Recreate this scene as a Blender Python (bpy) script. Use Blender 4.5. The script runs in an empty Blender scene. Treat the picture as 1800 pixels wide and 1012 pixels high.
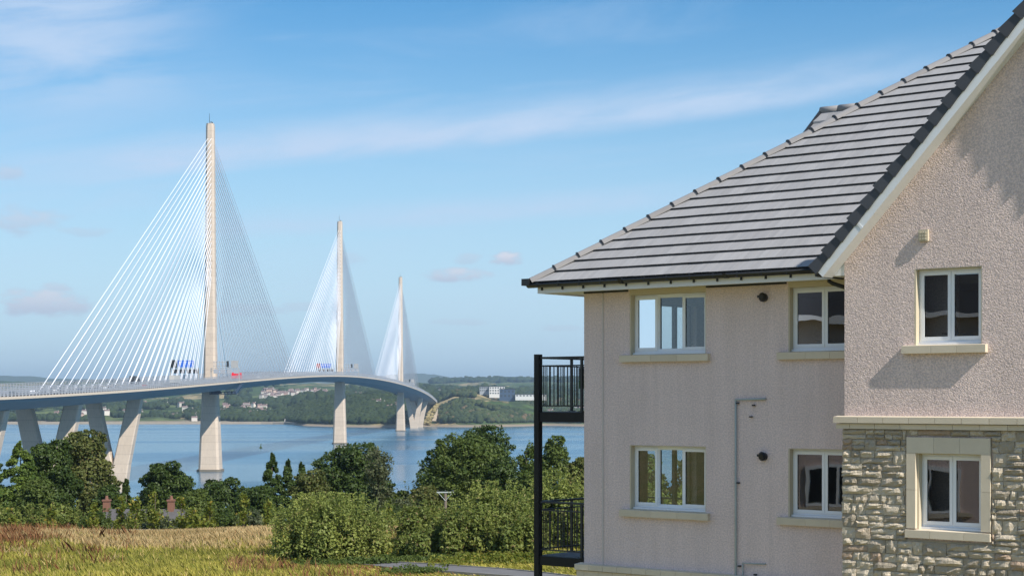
import bpy, math, random
import numpy as np
from mathutils import Vector, Matrix

random.seed(7)
rng = np.random.default_rng(11)
scene = bpy.context.scene
COL = scene.collection

# ------------------------------------------------------------------ camera, sky, sun, exposure
CAMZ = 42.0                      # metres above the water
F = 3070.0                       # focal length in pixels of an 1800 px wide picture
HZ = 701.0                       # row of the horizon
cam = bpy.data.cameras.new('camera')
cam.sensor_width = 36.0
cam.lens = F / 1800 * 36
cam.shift_y = (HZ - 506) / 1800
cam.clip_start = 0.5
cam.clip_end = 60000
camo = bpy.data.objects.new('camera', cam)
COL.objects.link(camo)
camo.location = (0, 0, CAMZ)
camo.rotation_euler = (math.radians(90), 0, 0)
scene.camera = camo

SUN_H = Vector((0.668, -0.744, 0)).normalized()
SUN_T = 0.88
SUN_EL = math.atan(SUN_T)
SUN_DIR = Vector((SUN_H.x * math.cos(SUN_EL), SUN_H.y * math.cos(SUN_EL), math.sin(SUN_EL)))
sl = bpy.data.lights.new('sun', 'SUN')
sl.energy = 5.0
sl.angle = math.radians(0.5)
sl.color = (1.0, 0.94, 0.85)
so = bpy.data.objects.new('sun', sl)
COL.objects.link(so)
so.location = (30, -40, 120)
so.rotation_euler = SUN_DIR.to_track_quat('Z', 'Y').to_euler()

scene.view_settings.view_transform = 'Standard'
scene.view_settings.look = 'None'
scene.view_settings.gamma = 1
scene.view_settings.use_curve_mapping = False
scene.view_settings.exposure = 0.42
scene.cycles.transparent_max_bounces = 12
scene.cycles.max_bounces = 6
scene.cycles.volume_bounces = 0


class NT:
    """small helper for writing node maths"""
    def __init__(self, nt):
        self.nt = nt
        self.n = nt.nodes
        self.l = nt.links

    def node(self, typ, **kw):
        o = self.n.new(typ)
        for k, v in kw.items():
            setattr(o, k, v)
        return o

    def put(self, sock, v):
        if isinstance(v, bpy.types.NodeSocket):
            self.l.new(v, sock)
        elif isinstance(v, (int, float)):
            sock.default_value = v
        else:
            v = tuple(v)
            if sock.type == 'RGBA' and len(v) == 3:
                v = v + (1,)
            sock.default_value = v

    def m(self, op, a, b=None, c=None, clamp=False):
        o = self.node('ShaderNodeMath', operation=op, use_clamp=clamp)
        self.put(o.inputs[0], a)
        if b is not None: self.put(o.inputs[1], b)
        if c is not None: self.put(o.inputs[2], c)
        return o.outputs[0]

    def mix(self, f, a, b, mode='MIX'):
        o = self.node('ShaderNodeMix', data_type='RGBA', blend_type=mode)
        self.put(o.inputs[0], f)
        self.put(o.inputs[6], a)
        self.put(o.inputs[7], b)
        return o.outputs[2]

    def noise(self, vec, scale, detail=4, rough=0.5, dist=0.0):
        o = self.node('ShaderNodeTexNoise')
        if vec is not None: self.put(o.inputs['Vector'], vec)
        self.put(o.inputs['Scale'], scale)
        self.put(o.inputs['Detail'], detail)
        self.put(o.inputs['Roughness'], rough)
        self.put(o.inputs['Distortion'], dist)
        return o.outputs['Fac']

    def ramp(self, f, a, b):
        """smoothstep of f from a to b"""
        o = self.node('ShaderNodeMapRange', interpolation_type='SMOOTHSTEP')
        self.put(o.inputs['Value'], f)
        self.put(o.inputs['From Min'], a)
        self.put(o.inputs['From Max'], b)
        return o.outputs['Result']

    def scale(self, vec, s):
        o = self.node('ShaderNodeMapping')
        self.put(o.inputs['Vector'], vec)
        o.inputs['Scale'].default_value = s
        return o.outputs[0]


world = bpy.data.worlds.new('World')
scene.world = world
world.use_nodes = True
w = NT(world.node_tree)
w.n.clear()
sky = w.node('ShaderNodeTexSky', sky_type='NISHITA', sun_disc=False)
sky.sun_elevation = SUN_EL
sky.sun_rotation = math.atan2(SUN_H.x, SUN_H.y)
sky.altitude = 40
sky.air_density = 1.0
sky.dust_density = 0.1
sky.ozone_density = 3.2
tc = w.node('ShaderNodeTexCoord')
sep = w.node('ShaderNodeSeparateXYZ')
w.l.new(tc.outputs['Generated'], sep.inputs[0])
az = w.m('ARCTAN2', sep.outputs[0], sep.outputs[1])
el = w.m('ARCSINE', sep.outputs[2])
def cxyz(a, b, c=0.0):
    o = w.node('ShaderNodeCombineXYZ')
    w.put(o.inputs[0], a); w.put(o.inputs[1], b); w.put(o.inputs[2], c)
    return o.outputs[0]
# long thin cirrus: everywhere in the sky, two stronger streaks where the photo has them
tilt = w.m('SUBTRACT', el, w.m('MULTIPLY', az, 0.12))
cv = cxyz(w.m('MULTIPLY', az, 3.2), w.m('MULTIPLY', tilt, 22.0))
fib = w.noise(cv, 1.0, 7, 0.62, 0.6)
fine = w.noise(cxyz(w.m('MULTIPLY', az, 14), w.m('MULTIPLY', tilt, 60.0)), 1.0, 5, 0.6, 0.4)
wob = w.m('MULTIPLY', w.m('SUBTRACT', w.noise(cxyz(w.m('MULTIPLY', az, 6), 0.3), 1.0, 3), 0.5), 0.012)
def streak(el0, sl_, az0, az1, lo, hi, k):
    c = w.m('SUBTRACT', w.m('SUBTRACT', el, el0), w.m('ADD', w.m('MULTIPLY', az, sl_), wob))
    a = w.ramp(c, -lo, 0.004)
    b = w.m('SUBTRACT', 1.0, w.ramp(c, 0.004, hi))
    e = w.m('MULTIPLY', w.ramp(az, az0 - 0.08, az0 + 0.05), w.m('SUBTRACT', 1.0, w.ramp(az, az1 - 0.1, az1 + 0.12)))
    v = w.m('MULTIPLY', w.m('MULTIPLY', a, b), e)
    v = w.m('MULTIPLY', v, w.m('ADD', 0.50, w.m('MULTIPLY', w.ramp(fine, 0.32, 0.66), 0.50)))
    return w.m('MULTIPLY', v, k)
c1 = streak(0.149, 0.118, -0.27, 0.2, 0.007, 0.030, 0.90)
c2 = streak(0.104, 0.085, -0.15, 0.12, 0.006, 0.018, 0.60)
tl = w.m('MULTIPLY', w.m('SUBTRACT', 1.0, w.ramp(az, -0.26, -0.13)), w.ramp(el, 0.135, 0.185))
c3 = w.m('MULTIPLY', w.m('MULTIPLY', tl, w.ramp(w.m('ADD', w.m('MULTIPLY', fib, .55), w.m('MULTIPLY', fine, .45)), 0.32, 0.62)), 0.80)
c4 = w.m('MULTIPLY', w.ramp(fib, 0.46, 0.80), 0.42)
low = w.m('MULTIPLY', w.m('SUBTRACT', 1.0, w.ramp(el, -0.02, 0.26)), 0.92)
cir = w.m('MAXIMUM', w.m('MAXIMUM', c1, c2), w.m('MAXIMUM', c3, c4))
# a few small cumulus puffs, lit above and grey below
pn = w.noise(cxyz(w.m('MULTIPLY', az, 55), w.m('MULTIPLY', el, 130.0)), 1.0, 5, 0.6)
puffs, bright = None, None
def px2a(x): return math.atan((x - 900) / F)
def py2e(y): return math.atan((HZ - y) / F)
for (x, y, rx, ry, k) in [(45, 400, 75, 26, .60), (10, 318, 40, 16, .5), (75, 538, 85, 28, .85), (100, 512, 30, 12, .6), (150, 415, 50, 10, .35), (445, 545, 90, 12, .30),
                          (888, 455, 34, 15, 1.0), (802, 484, 62, 14, .85), (822, 454, 30, 12, .4), (810, 566, 60, 8, .3), (620, 455, 40, 12, .25), (985, 577, 40, 7, .3), (530, 540, 60, 9, .3)]:
    dx = w.m('DIVIDE', w.m('SUBTRACT', az, px2a(x)), rx / F)
    dy = w.m('DIVIDE', w.m('SUBTRACT', el, py2e(y)), ry / F)
    d = w.m('ADD', w.m('MULTIPLY', dx, dx), w.m('MULTIPLY', dy, dy))
    g = w.m('SUBTRACT', 1.0, d)
    f = w.m('MULTIPLY', w.ramp(w.m('ADD', g, w.m('MULTIPLY', w.m('SUBTRACT', pn, 0.5), 4.2)), -0.2, 1.1), w.ramp(d, 2.2, 0.3))
    f = w.m('MULTIPLY', f, k)
    br = w.m('MULTIPLY', f, w.ramp(dy, -0.9, 0.7))
    puffs = f if puffs is None else w.m('MAXIMUM', puffs, f)
    bright = br if bright is None else w.m('MAXIMUM', bright, br)
hsv = w.node('ShaderNodeHueSaturation')
hsv.inputs['Hue'].default_value = 0.497
hsv.inputs['Saturation'].default_value = 1.38
hsv.inputs['Value'].default_value = 1.05
w.l.new(sky.outputs[0], hsv.inputs['Color'])
base = hsv.outputs[0]
base = w.mix(low, base, (4.6, 6.55, 8.3))     # blue summer air towards the horizon, all the way round
c = w.mix(cir, base, (5.0, 6.2, 8.0))
pc = w.mix(bright, (4.4, 5.0, 6.3), (6.6, 6.8, 7.6))
c = w.mix(w.m('MULTIPLY', puffs, 0.95), c, pc)
bg = w.node('ShaderNodeBackground')
w.l.new(c, bg.inputs[0])
bg.inputs[1].default_value = 0.088
wo = w.node('ShaderNodeOutputWorld')
w.l.new(bg.outputs[0], wo.inputs[0])

# ------------------------------------------------------------------ helpers
def at(px, py, Y):
    """the point of the picture at distance Y"""
    return Vector(((px - 900) / F * Y, Y, CAMZ + (HZ - py) / F * Y))

class MB:
    def __init__(self):
        self.v = []
        self.f = []
    def face(self, pts):
        i = len(self.v)
        self.v += [tuple(p) for p in pts]
        self.f.append(tuple(range(i, i + len(pts))))
    def box(self, x0, x1, y0, y1, z0, z1):
        return self.hexa([(x0, y0, z0), (x1, y0, z0), (x1, y1, z0), (x0, y1, z0),
                          (x0, y0, z1), (x1, y0, z1), (x1, y1, z1), (x0, y1, z1)])
    def hexa(self, p):
        i = len(self.v)
        self.v += [tuple(q) for q in p]
        for f in ((0, 3, 2, 1), (4, 5, 6, 7), (0, 1, 5, 4), (1, 2, 6, 5), (2, 3, 7, 6), (3, 0, 4, 7)):
            self.f.append(tuple(i + k for k in f))
        return self
    def prism(self, poly, d):
        """polygon (3D points) pushed along vector d"""
        d = Vector(d)
        n = len(poly)
        i = len(self.v)
        self.v += [tuple(p) for p in poly] + [tuple(Vector(p) + d) for p in poly]
        self.f.append(tuple(i + k for k in range(n)))
        self.f.append(tuple(i + n + k for k in reversed(range(n))))
        for k in range(n):
            k2 = (k + 1) % n
            self.f.append((i + k, i + n + k, i + n + k2, i + k2))
        return self
    def tube(self, pts, r, n=8, caps=True):
        pts = [Vector(p) for p in pts]
        rs = r if isinstance(r, (list, tuple)) else [r] * len(pts)
        i0 = len(self.v)
        for k, p in enumerate(pts):
            if k == 0: t = pts[1] - p
            elif k == len(pts) - 1: t = p - pts[k - 1]
            else: t = (pts[k + 1] - p).normalized() + (p - pts[k - 1]).normalized()
            t.normalize()
            a = t.cross(Vector((0, 0, 1)))
            if a.length < 0.05: a = t.cross(Vector((0, 1, 0)))
            a.normalize()
            b = a.cross(t).normalized()
            for j in range(n):
                an = 2 * math.pi * j / n
                self.v.append(tuple(p + (a * math.cos(an) + b * math.sin(an)) * rs[k]))
        for k in range(len(pts) - 1):
            for j in range(n):
                j2 = (j + 1) % n
                self.f.append((i0 + k * n + j, i0 + k * n + j2, i0 + (k + 1) * n + j2, i0 + (k + 1) * n + j))
        if caps:
            self.f.append(tuple(i0 + j for j in reversed(range(n))))
            self.f.append(tuple(i0 + (len(pts) - 1) * n + j for j in range(n)))
        return self
    def build(self, name, mat, parent=None, smooth=False, off=None):
        me = bpy.data.meshes.new(name)
        v = self.v
        if off is not None:
            v = [(a[0] - off[0], a[1] - off[1], a[2] - off[2]) for a in v]
        me.from_pydata(v, [], self.f)
        fixn(me)
        return link(name, me, mat, parent, smooth)

def fixn(me):
    import bmesh
    bm = bmesh.new()
    bm.from_mesh(me)
    bmesh.ops.recalc_face_normals(bm, faces=bm.faces)
    bm.to_mesh(me)
    bm.free()

def link(name, me, mat, parent=None, smooth=False):
    if mat is not None and len(me.materials) == 0:
        me.materials.append(mat)
    if smooth:
        me.polygons.foreach_set('use_smooth', [True] * len(me.polygons))
    o = bpy.data.objects.new(name, me)
    COL.objects.link(o)
    if parent is not None:
        o.parent = parent
    return o

def np_mesh(name, V, Fq, mat, parent=None, smooth=False):
    """fast mesh from numpy vertices and equal-sized faces"""
    me = bpy.data.meshes.new(name)
    V = np.asarray(V, dtype=np.float32); Fq = np.asarray(Fq, dtype=np.int32)
    k = Fq.shape[1]
    me.vertices.add(len(V)); me.vertices.foreach_set('co', V.ravel())
    me.loops.add(Fq.size); me.loops.foreach_set('vertex_index', Fq.ravel())
    me.polygons.add(len(Fq))
    me.polygons.foreach_set('loop_start', np.arange(0, Fq.size, k, dtype=np.int32))
    me.polygons.foreach_set('loop_total', np.full(len(Fq), k, dtype=np.int32))
    me.update(calc_edges=True)
    me.validate()
    return link(name, me, mat, parent, smooth)

def empty(name, loc, rz=0.0):
    o = bpy.data.objects.new(name, None)
    COL.objects.link(o)
    o.location = loc
    o.rotation_euler = (0, 0, rz)
    return o

def tag(o, label=None, cat=None, group=None, kind=None):
    if label: o['label'] = label
    if cat: o['category'] = cat
    if group: o['group'] = group
    if kind: o['kind'] = kind
    return o

def copy_tree(o, parent=None):
    c = o.copy()
    COL.objects.link(c)
    c.parent = parent
    for ch in list(o.children):
        copy_tree(ch, c)
    return c

# ------------------------------------------------------------------ materials
def mat(name, color, rough=0.7, metal=0.0, spec=0.5, var=0.0, vscale=1.0, bump=0.0, bscale=20.0, bdist=0.01,
        color2=None, coord='Object', c2scale=2.0, island=0.0, stain=0.0):
    m_ = bpy.data.materials.new(name)
    m_.use_nodes = True
    t = NT(m_.node_tree)
    b = t.n['Principled BSDF']
    b.inputs['Roughness'].default_value = rough
    b.inputs['Metallic'].default_value = metal
    b.inputs['Specular IOR Level'].default_value = spec
    tcn = t.node('ShaderNodeTexCoord').outputs[coord]
    col = (*color, 1)
    if color2 is not None:
        col = t.mix(t.ramp(t.noise(tcn, c2scale, 4, 0.6), 0.35, 0.65), col, (*color2, 1))
    if var:
        f = t.noise(tcn, vscale, 5, 0.6)
        k = t.m('ADD', 1 - var, t.m('MULTIPLY', f, 2 * var))
        col = t.mix(1.0, col, _grey(t, k), 'MULTIPLY')
    if island:
        g = t.node('ShaderNodeObjectInfo').outputs['Random']
        k = t.m('ADD', 1 - island, t.m('MULTIPLY', g, 2 * island))
        col = t.mix(1.0, col, _grey(t, k), 'MULTIPLY')
    if stain:
        f = t.ramp(t.noise(t.scale(tcn, (3.0, 3.0, 0.35)), 1.0, 5, 0.65), 0.45, 0.75)
        col = t.mix(t.m('MULTIPLY', f, stain), col, (0.09, 0.085, 0.07, 1))
    t.put(b.inputs['Base Color'], col)
    if bump:
        bn = t.node('ShaderNodeBump')
        bn.inputs['Strength'].default_value = bump
        bn.inputs['Distance'].default_value = bdist
        t.put(bn.inputs['Height'], t.noise(tcn, bscale, 3, 0.6))
        t.l.new(bn.outputs[0], b.inputs['Normal'])
    return m_

def _grey(t, k):
    o = t.node('ShaderNodeCombineColor')
    for i in range(3): t.put(o.inputs[i], k)
    return o.outputs[0]

def leafmat(name, c1, c2, rough=0.6, trans=0.25, c3=None, nscale=0.6):
    m_ = bpy.data.materials.new(name)
    m_.use_nodes = True
    t = NT(m_.node_tree)
    b = t.n['Principled BSDF']
    geo = t.node('ShaderNodeNewGeometry')
    tcn = t.node('ShaderNodeTexCoord').outputs['Object']
    rnd = geo.outputs['Random Per Island']
    f = t.m('ADD', t.m('MULTIPLY', rnd, 0.55), t.m('MULTIPLY', t.ramp(t.noise(tcn, nscale, 3), 0.35, 0.65), 0.45))
    col = t.mix(f, (*c1, 1), (*c2, 1))
    if c3 is not None:
        col = t.mix(t.ramp(rnd, 0.90, 0.96), col, (*c3, 1))
    t.put(b.inputs['Base Color'], col)
    b.inputs['Roughness'].default_value = rough
    b.inputs['Specular IOR Level'].default_value = 0.3
    tr = t.node('ShaderNodeBsdfTranslucent')
    t.put(tr.inputs[0], t.mix(0.35, col, (c2[0] * 1.2, c2[1] * 1.3, c2[2] * 0.3, 1)))
    mx = t.node('ShaderNodeMixShader')
    mx.inputs[0].default_value = trans
    t.l.new(b.outputs[0], mx.inputs[1]); t.l.new(tr.outputs[0], mx.inputs[2])
    t.l.new(mx.outputs[0], t.n['Material Output'].inputs['Surface'])
    return m_

M = {}
M['white_upvc'] = mat('white_upvc', (0.78, 0.79, 0.80), 0.3, var=0.03, vscale=3)
M['white_paint'] = mat('white_paint', (0.76, 0.76, 0.77), 0.5, var=0.06, vscale=1.5)
M['cream_stone'] = mat('cream_stone', (0.61, 0.525, 0.40), 0.85, var=0.10, vscale=4, bump=0.5, bscale=60, bdist=0.004, island=0.07)
M['cream_reveal'] = mat('cream_reveal', (0.52, 0.45, 0.33), 0.8, var=0.05)
M['black_plastic'] = mat('black_plastic', (0.012, 0.013, 0.015), 0.35, spec=0.5)
M['verge_grey'] = mat('verge_grey', (0.045, 0.048, 0.055), 0.55, var=0.2, vscale=6, island=0.15)
M['black_steel'] = mat('black_steel', (0.006, 0.007, 0.008), 0.5, spec=0.3)
M['rail_steel'] = mat('rail_steel', (0.02, 0.022, 0.024), 0.5)
M['deck_board'] = mat('deck_board', (0.14, 0.15, 0.16), 0.8, var=0.2, vscale=5, island=0.12)
M['galv'] = mat('galv', (0.36, 0.40, 0.39), 0.55, metal=0.1, var=0.15, vscale=8)
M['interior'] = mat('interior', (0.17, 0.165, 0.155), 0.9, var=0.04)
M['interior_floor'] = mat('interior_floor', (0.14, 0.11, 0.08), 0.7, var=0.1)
M['mortar'] = mat('mortar', (0.37, 0.32, 0.25), 0.95, var=0.15, vscale=12, bump=0.6, bscale=80, bdist=0.005)
M['concrete'] = mat('concrete', (0.54, 0.45, 0.36), 0.9, var=0.10, vscale=0.25, stain=0.22)
def lift_lines(m_, step):
    """thin joints between the concrete pours"""
    t = NT(m_.node_tree); b = t.n['Principled BSDF']
    col = b.inputs['Base Color'].links[0].from_socket
    z = t.node('ShaderNodeSeparateXYZ'); t.l.new(t.node('ShaderNodeTexCoord').outputs['Object'], z.inputs[0])
    fr = t.m('FRACT', t.m('DIVIDE', z.outputs[2], step))
    ln = t.m('LESS_THAN', fr, 0.07)
    tone = t.noise(None, 1.0, 0)
    wn = t.node('ShaderNodeTexWhiteNoise', noise_dimensions='1D'); t.put(wn.inputs['W'], t.m('FLOOR', t.m('DIVIDE', z.outputs[2], step)))
    k = t.m('SUBTRACT', t.m('ADD', 0.95, t.m('MULTIPLY', wn.outputs['Value'], 0.08)), t.m('MULTIPLY', ln, 0.16))
    t.put(b.inputs['Base Color'], t.mix(1.0, col, _grey(t, k), 'MULTIPLY'))
lift_lines(M['concrete'], 4.2)
M['asphalt'] = mat('asphalt', (0.06, 0.06, 0.065), 0.9, var=0.2, vscale=3)

def stucco(name, scale, dist, col, strength=1.0, pc=1.0):
    m_ = bpy.data.materials.new(name); m_.use_nodes = True
    t = NT(m_.node_tree); b = t.n['Principled BSDF']
    tcn = t.node('ShaderNodeTexCoord').outputs['Object']
    vor = t.node('ShaderNodeTexVoronoi', feature='F1')
    t.put(vor.inputs['Vector'], tcn); vor.inputs['Scale'].default_value = scale
    h = t.m('SUBTRACT', 1.0, vor.outputs['Distance'])
    n1 = t.noise(tcn, scale * 0.55, 4, 0.65, 0.5)
    n2 = t.noise(tcn, scale * 0.12, 3, 0.5)
    hh = t.m('ADD', t.m('MULTIPLY', h, 0.45), t.m('ADD', t.m('MULTIPLY', n1, 0.9), t.m('MULTIPLY', n2, 0.5)))
    bn = t.node('ShaderNodeBump'); bn.inputs['Strength'].default_value = strength
    bn.inputs['Distance'].default_value = dist
    t.put(bn.inputs['Height'], hh)
    t.l.new(bn.outputs[0], b.inputs['Normal'])
    # pebbles of different colours in the render, large faint weathering
    peb = t.mix(t.ramp(t.noise(tcn, scale * 0.9, 3, 0.6), 0.35, 0.66), (col[0] * (1 - .30 * pc), col[1] * (1 - .30 * pc), col[2] * (1 - .26 * pc), 1), (col[0] * (1 + .22 * pc), col[1] * (1 + .19 * pc), col[2] * (1 + .15 * pc), 1))
    big = t.m('ADD', 0.88, t.m('MULTIPLY', t.noise(tcn, 0.7, 5, 0.65), 0.24))
    streak_ = t.m('ADD', 0.86, t.m('MULTIPLY', t.noise(t.scale(tcn, (5, 5, 0.3)), 1.0, 5, 0.65), 0.28))
    c_ = t.mix(1.0, peb, _grey(t, t.m('MULTIPLY', big, streak_)), 'MULTIPLY')
    t.put(b.inputs['Base Color'], c_)
    b.inputs['Roughness'].default_value = 0.95
    b.inputs['Specular IOR Level'].default_value = 0.2
    return m_
M['stucco_gable'] = stucco('stucco_gable', 46, 0.015, (0.67, 0.545, 0.495), 1.0, .7)
M['stucco_main'] = stucco('stucco_main', 42, 0.008, (0.67, 0.55, 0.52), 1.0, .5)

def tilemat():
    m_ = bpy.data.materials.new('roof_tile'); m_.use_nodes = True
    t = NT(m_.node_tree); b = t.n['Principled BSDF']
    r = t.node('ShaderNodeObjectInfo').outputs['Random']
    tcn = t.node('ShaderNodeTexCoord').outputs['Object']
    va = t.node('ShaderNodeVectorMath', operation='ADD')
    t.put(va.inputs[0], tcn); cc = t.node('ShaderNodeCombineXYZ'); t.put(cc.inputs[0], t.m('MULTIPLY', r, 91.0)); t.put(cc.inputs[1], t.m('MULTIPLY', r, 37.0)); t.l.new(cc.outputs[0], va.inputs[1])
    g = t.noise(t.scale(va.outputs[0], (9, 0.8, 0.8)), 1.0, 4, 0.6)
    k = t.m('ADD', 0.70, t.m('ADD', t.m('MULTIPLY', r, 0.14), t.m('MULTIPLY', g, 0.46)))
    t.put(b.inputs['Base Color'], t.mix(1.0, (0.285, 0.28, 0.28, 1), _grey(t, k), 'MULTIPLY'))
    b.inputs['Roughness'].default_value = 0.72
    b.inputs['Specular IOR Level'].default_value = 0.45
    bn = t.node('ShaderNodeBump'); bn.inputs['Strength'].default_value = 0.25; bn.inputs['Distance'].default_value = 0.004
    t.put(bn.inputs['Height'], t.noise(tcn, 120, 2)); t.l.new(bn.outputs[0], b.inputs['Normal'])
    return m_
M['tile'] = tilemat()
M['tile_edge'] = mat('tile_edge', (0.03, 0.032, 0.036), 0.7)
M['ridge'] = mat('ridge', (0.235, 0.225, 0.22), 0.65, var=0.15, vscale=5, island=0.10)

def stonemat():
    m_ = bpy.data.materials.new('rubble_stone'); m_.use_nodes = True
    t = NT(m_.node_tree); b = t.n['Principled BSDF']
    r = t.node('ShaderNodeObjectInfo').outputs['Random']
    tcn = t.node('ShaderNodeTexCoord').outputs['Object']
    c_ = t.mix(t.ramp(r, 0.0, 0.8), (0.38, 0.325, 0.25, 1), (0.60, 0.515, 0.395, 1))
    c_ = t.mix(t.ramp(r, 0.90, 0.95), c_, (0.44, 0.33, 0.24, 1))
    c_ = t.mix(1.0, c_, _grey(t, t.m('ADD', 0.75, t.m('MULTIPLY', t.noise(tcn, 14, 5, 0.65), 0.5))), 'MULTIPLY')
    t.put(b.inputs['Base Color'], c_)
    b.inputs['Roughness'].default_value = 0.95
    b.inputs['Specular IOR Level'].default_value = 0.15
    bn = t.node('ShaderNodeBump'); bn.inputs['Strength'].default_value = 1.0; bn.inputs['Distance'].default_value = 0.05
    t.put(bn.inputs['Height'], t.noise(tcn, 15, 5, 0.68)); t.l.new(bn.outputs[0], b.inputs['Normal'])
    return m_
M['stone'] = stonemat()

def glassmat():
    m_ = bpy.data.materials.new('window_glass'); m_.use_nodes = True
    t = NT(m_.node_tree); t.n.remove(t.n['Principled BSDF'])
    tr = t.node('ShaderNodeBsdfTransparent'); tr.inputs[0].default_value = (0.86, 0.90, 0.90, 1)
    gl = t.node('ShaderNodeBsdfGlossy'); gl.inputs['Roughness'].default_value = 0.0
    gl.inputs['Color'].default_value = (0.95, 0.97, 1, 1)
    fr = t.node('ShaderNodeFresnel'); fr.inputs[0].default_value = 1.9
    bn = t.node('ShaderNodeBump'); bn.inputs['Strength'].default_value = 0.12; bn.inputs['Distance'].default_value = 0.02
    t.put(bn.inputs['Height'], t.noise(t.node('ShaderNodeTexCoord').outputs['Object'], 1.6, 1))
    t.l.new(bn.outputs[0], gl.inputs['Normal'])
    mx = t.node('ShaderNodeMixShader')
    t.put(mx.inputs[0], t.m('MULTIPLY', fr.outputs[0], 1.35, clamp=True))
    t.l.new(tr.outputs[0], mx.inputs[1]); t.l.new(gl.outputs[0], mx.inputs[2])
    t.l.new(mx.outputs[0], t.n['Material Output'].inputs['Surface'])
    return m_
M['glass'] = glassmat()

# ------------------------------------------------------------------ near land
GD = [-400, 0, 45, 76, 100, 108, 125, 145, 165, 210, 280, 330, 400, 700]
GZ = [37, 35.6, 35.2, 34.35, 34.05, 33.6, 31.4, 28.8, 25.5, 18.0, 6.0, -1.5, -6, -8]
def gz(x, d):
    z = np.interp(d, GD, GZ)
    return z + 0.12 * np.sin(x * 0.31 + d * 0.17) + 0.10 * np.sin(x * 0.13 - d * 0.23 + 1.3)

def groundmat():
    m_ = bpy.data.materials.new('meadow_ground'); m_.use_nodes = True
    t = NT(m_.node_tree); b = t.n['Principled BSDF']
    tcn = t.node('ShaderNodeTexCoord').outputs['Object']
    a = t.mix(t.ramp(t.noise(tcn, 0.12, 5, 0.6), 0.4, 0.6), (0.20, 0.20, 0.05, 1), (0.30, 0.24, 0.10, 1))
    a = t.mix(t.ramp(t.noise(tcn, 0.9, 5, 0.7), 0.45, 0.75), a, (0.07, 0.08, 0.02, 1))
    t.put(b.inputs['Base Color'], a)
    b.inputs['Roughness'].default_value = 1.0
    bn = t.node('ShaderNodeBump'); bn.inputs['Strength'].default_value = 0.8; bn.inputs['Distance'].default_value = 0.1
    t.put(bn.inputs['Height'], t.noise(tcn, 5, 5, 0.7)); t.l.new(bn.outputs[0], b.inputs['Normal'])
    return m_
xs = np.concatenate([np.linspace(-1500, -60, 25), np.linspace(-55, 55, 56), np.linspace(60, 1500, 25)])
ds = np.concatenate([np.linspace(-400, 20, 12), np.linspace(25, 130, 85), np.linspace(135, 700, 50)])
XX, DD = np.meshgrid(xs, ds)
ZZ = gz(XX, DD)
nx, nd = len(xs), len(ds)
idx = np.arange(nx * nd).reshape(nd, nx)
quads = np.stack([idx[:-1, :-1], idx[:-1, 1:], idx[1:, 1:], idx[1:, :-1]], -1).reshape(-1, 4)
o = np_mesh('ground', np.stack([XX, DD, ZZ], -1).reshape(-1, 3), quads, groundmat(), smooth=True)
tag(o, 'rough grassy hillside falling to the shore', kind='structure')

# tarmac path with low edging, following the ground
pp = [(505, 979.5), (530, 981), (580, 984.5), (640, 989), (700, 995.5), (760, 999), (820, 1003), (890, 1008), (960, 1015), (1040, 1024)]
def ground_hit(px, py):
    for d in np.arange(60, 125, 0.1):
        x = (px - 900) / F * d
        if CAMZ - (py - HZ) / F * d <= gz(x, d): return x, d
    return x, d
pts = [ground_hit(*p) for p in pp]
P = []
for i in range(len(pts) - 1):
    for k in range(6):
        f = k / 6
        P.append((pts[i][0] * (1 - f) + pts[i + 1][0] * f, pts[i][1] * (1 - f) + pts[i + 1][1] * f))
mb = MB(); kb = MB()
L = []
for i, p in enumerate(P):
    hw = 1.35
    L.append([(p[0], p[1] + o_, float(gz(p[0], p[1])) + 0.06) for o_ in (-hw - 0.15, -hw, hw, hw + 0.15)])
for i in range(len(L) - 1):
    mb.face([L[i][1], L[i + 1][1], L[i + 1][2], L[i][2]])
    for a, b_ in ((0, 1), (2, 3)):
        q = [Vector(L[i][a]), Vector(L[i + 1][a]), Vector(L[i + 1][b_]), Vector(L[i][b_])]
        kb.hexa([v - Vector((0, 0, 0.2)) for v in q] + [v + Vector((0, 0, 0.04)) for v in q])
po = mb.build('path', mat('path_tarmac', (0.135, 0.13, 0.13), 0.95, var=0.25, vscale=1.5, bump=0.3, bscale=30, bdist=0.01))
tag(po, 'grey tarmac footpath curving past the bushes', kind='structure')
kb.build('kerb', mat('kerb', (0.20, 0.19, 0.17), 0.9, var=0.2), po)

# ------------------------------------------------------------------ water
def watermat():
    m_ = bpy.data.materials.new('water'); m_.use_nodes = True
    t = NT(m_.node_tree); b = t.n['Principled BSDF']
    tcn = t.node('ShaderNodeTexCoord').outputs['Object']
    wind = t.ramp(t.noise(t.scale(tcn, (0.0011, 0.0055, 1)), 1.0, 4, 0.55, 0.4), 0.42, 0.60)
    t.put(b.inputs['Base Color'], (0.035, 0.12, 0.20, 1))
    t.put(b.inputs['Roughness'], t.m('ADD', 0.14, t.m('MULTIPLY', wind, 0.08)))
    b.inputs['IOR'].default_value = 1.33
    bn = t.node('ShaderNodeBump'); bn.inputs['Distance'].default_value = 1.0
    t.put(bn.inputs['Strength'], t.m('ADD', 0.17, t.m('MULTIPLY', wind, 0.15)))
    h = t.m('ADD', t.noise(t.scale(tcn, (0.10, 0.22, 1)), 1.0, 4, 0.6), t.m('MULTIPLY', t.noise(t.scale(tcn, (0.5, 1.1, 1)), 1.0, 3, 0.6), 0.35))
    t.put(bn.inputs['Height'], h); t.l.new(bn.outputs[0], b.inputs['Normal'])
    return m_
mb = MB(); mb.face([(-14000, -600, 0), (14000, -600, 0), (14000, 17000, 0), (-14000, 17000, 0)])
tag(mb.build('water', watermat()), 'calm blue firth under the bridge', kind='structure')

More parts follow.
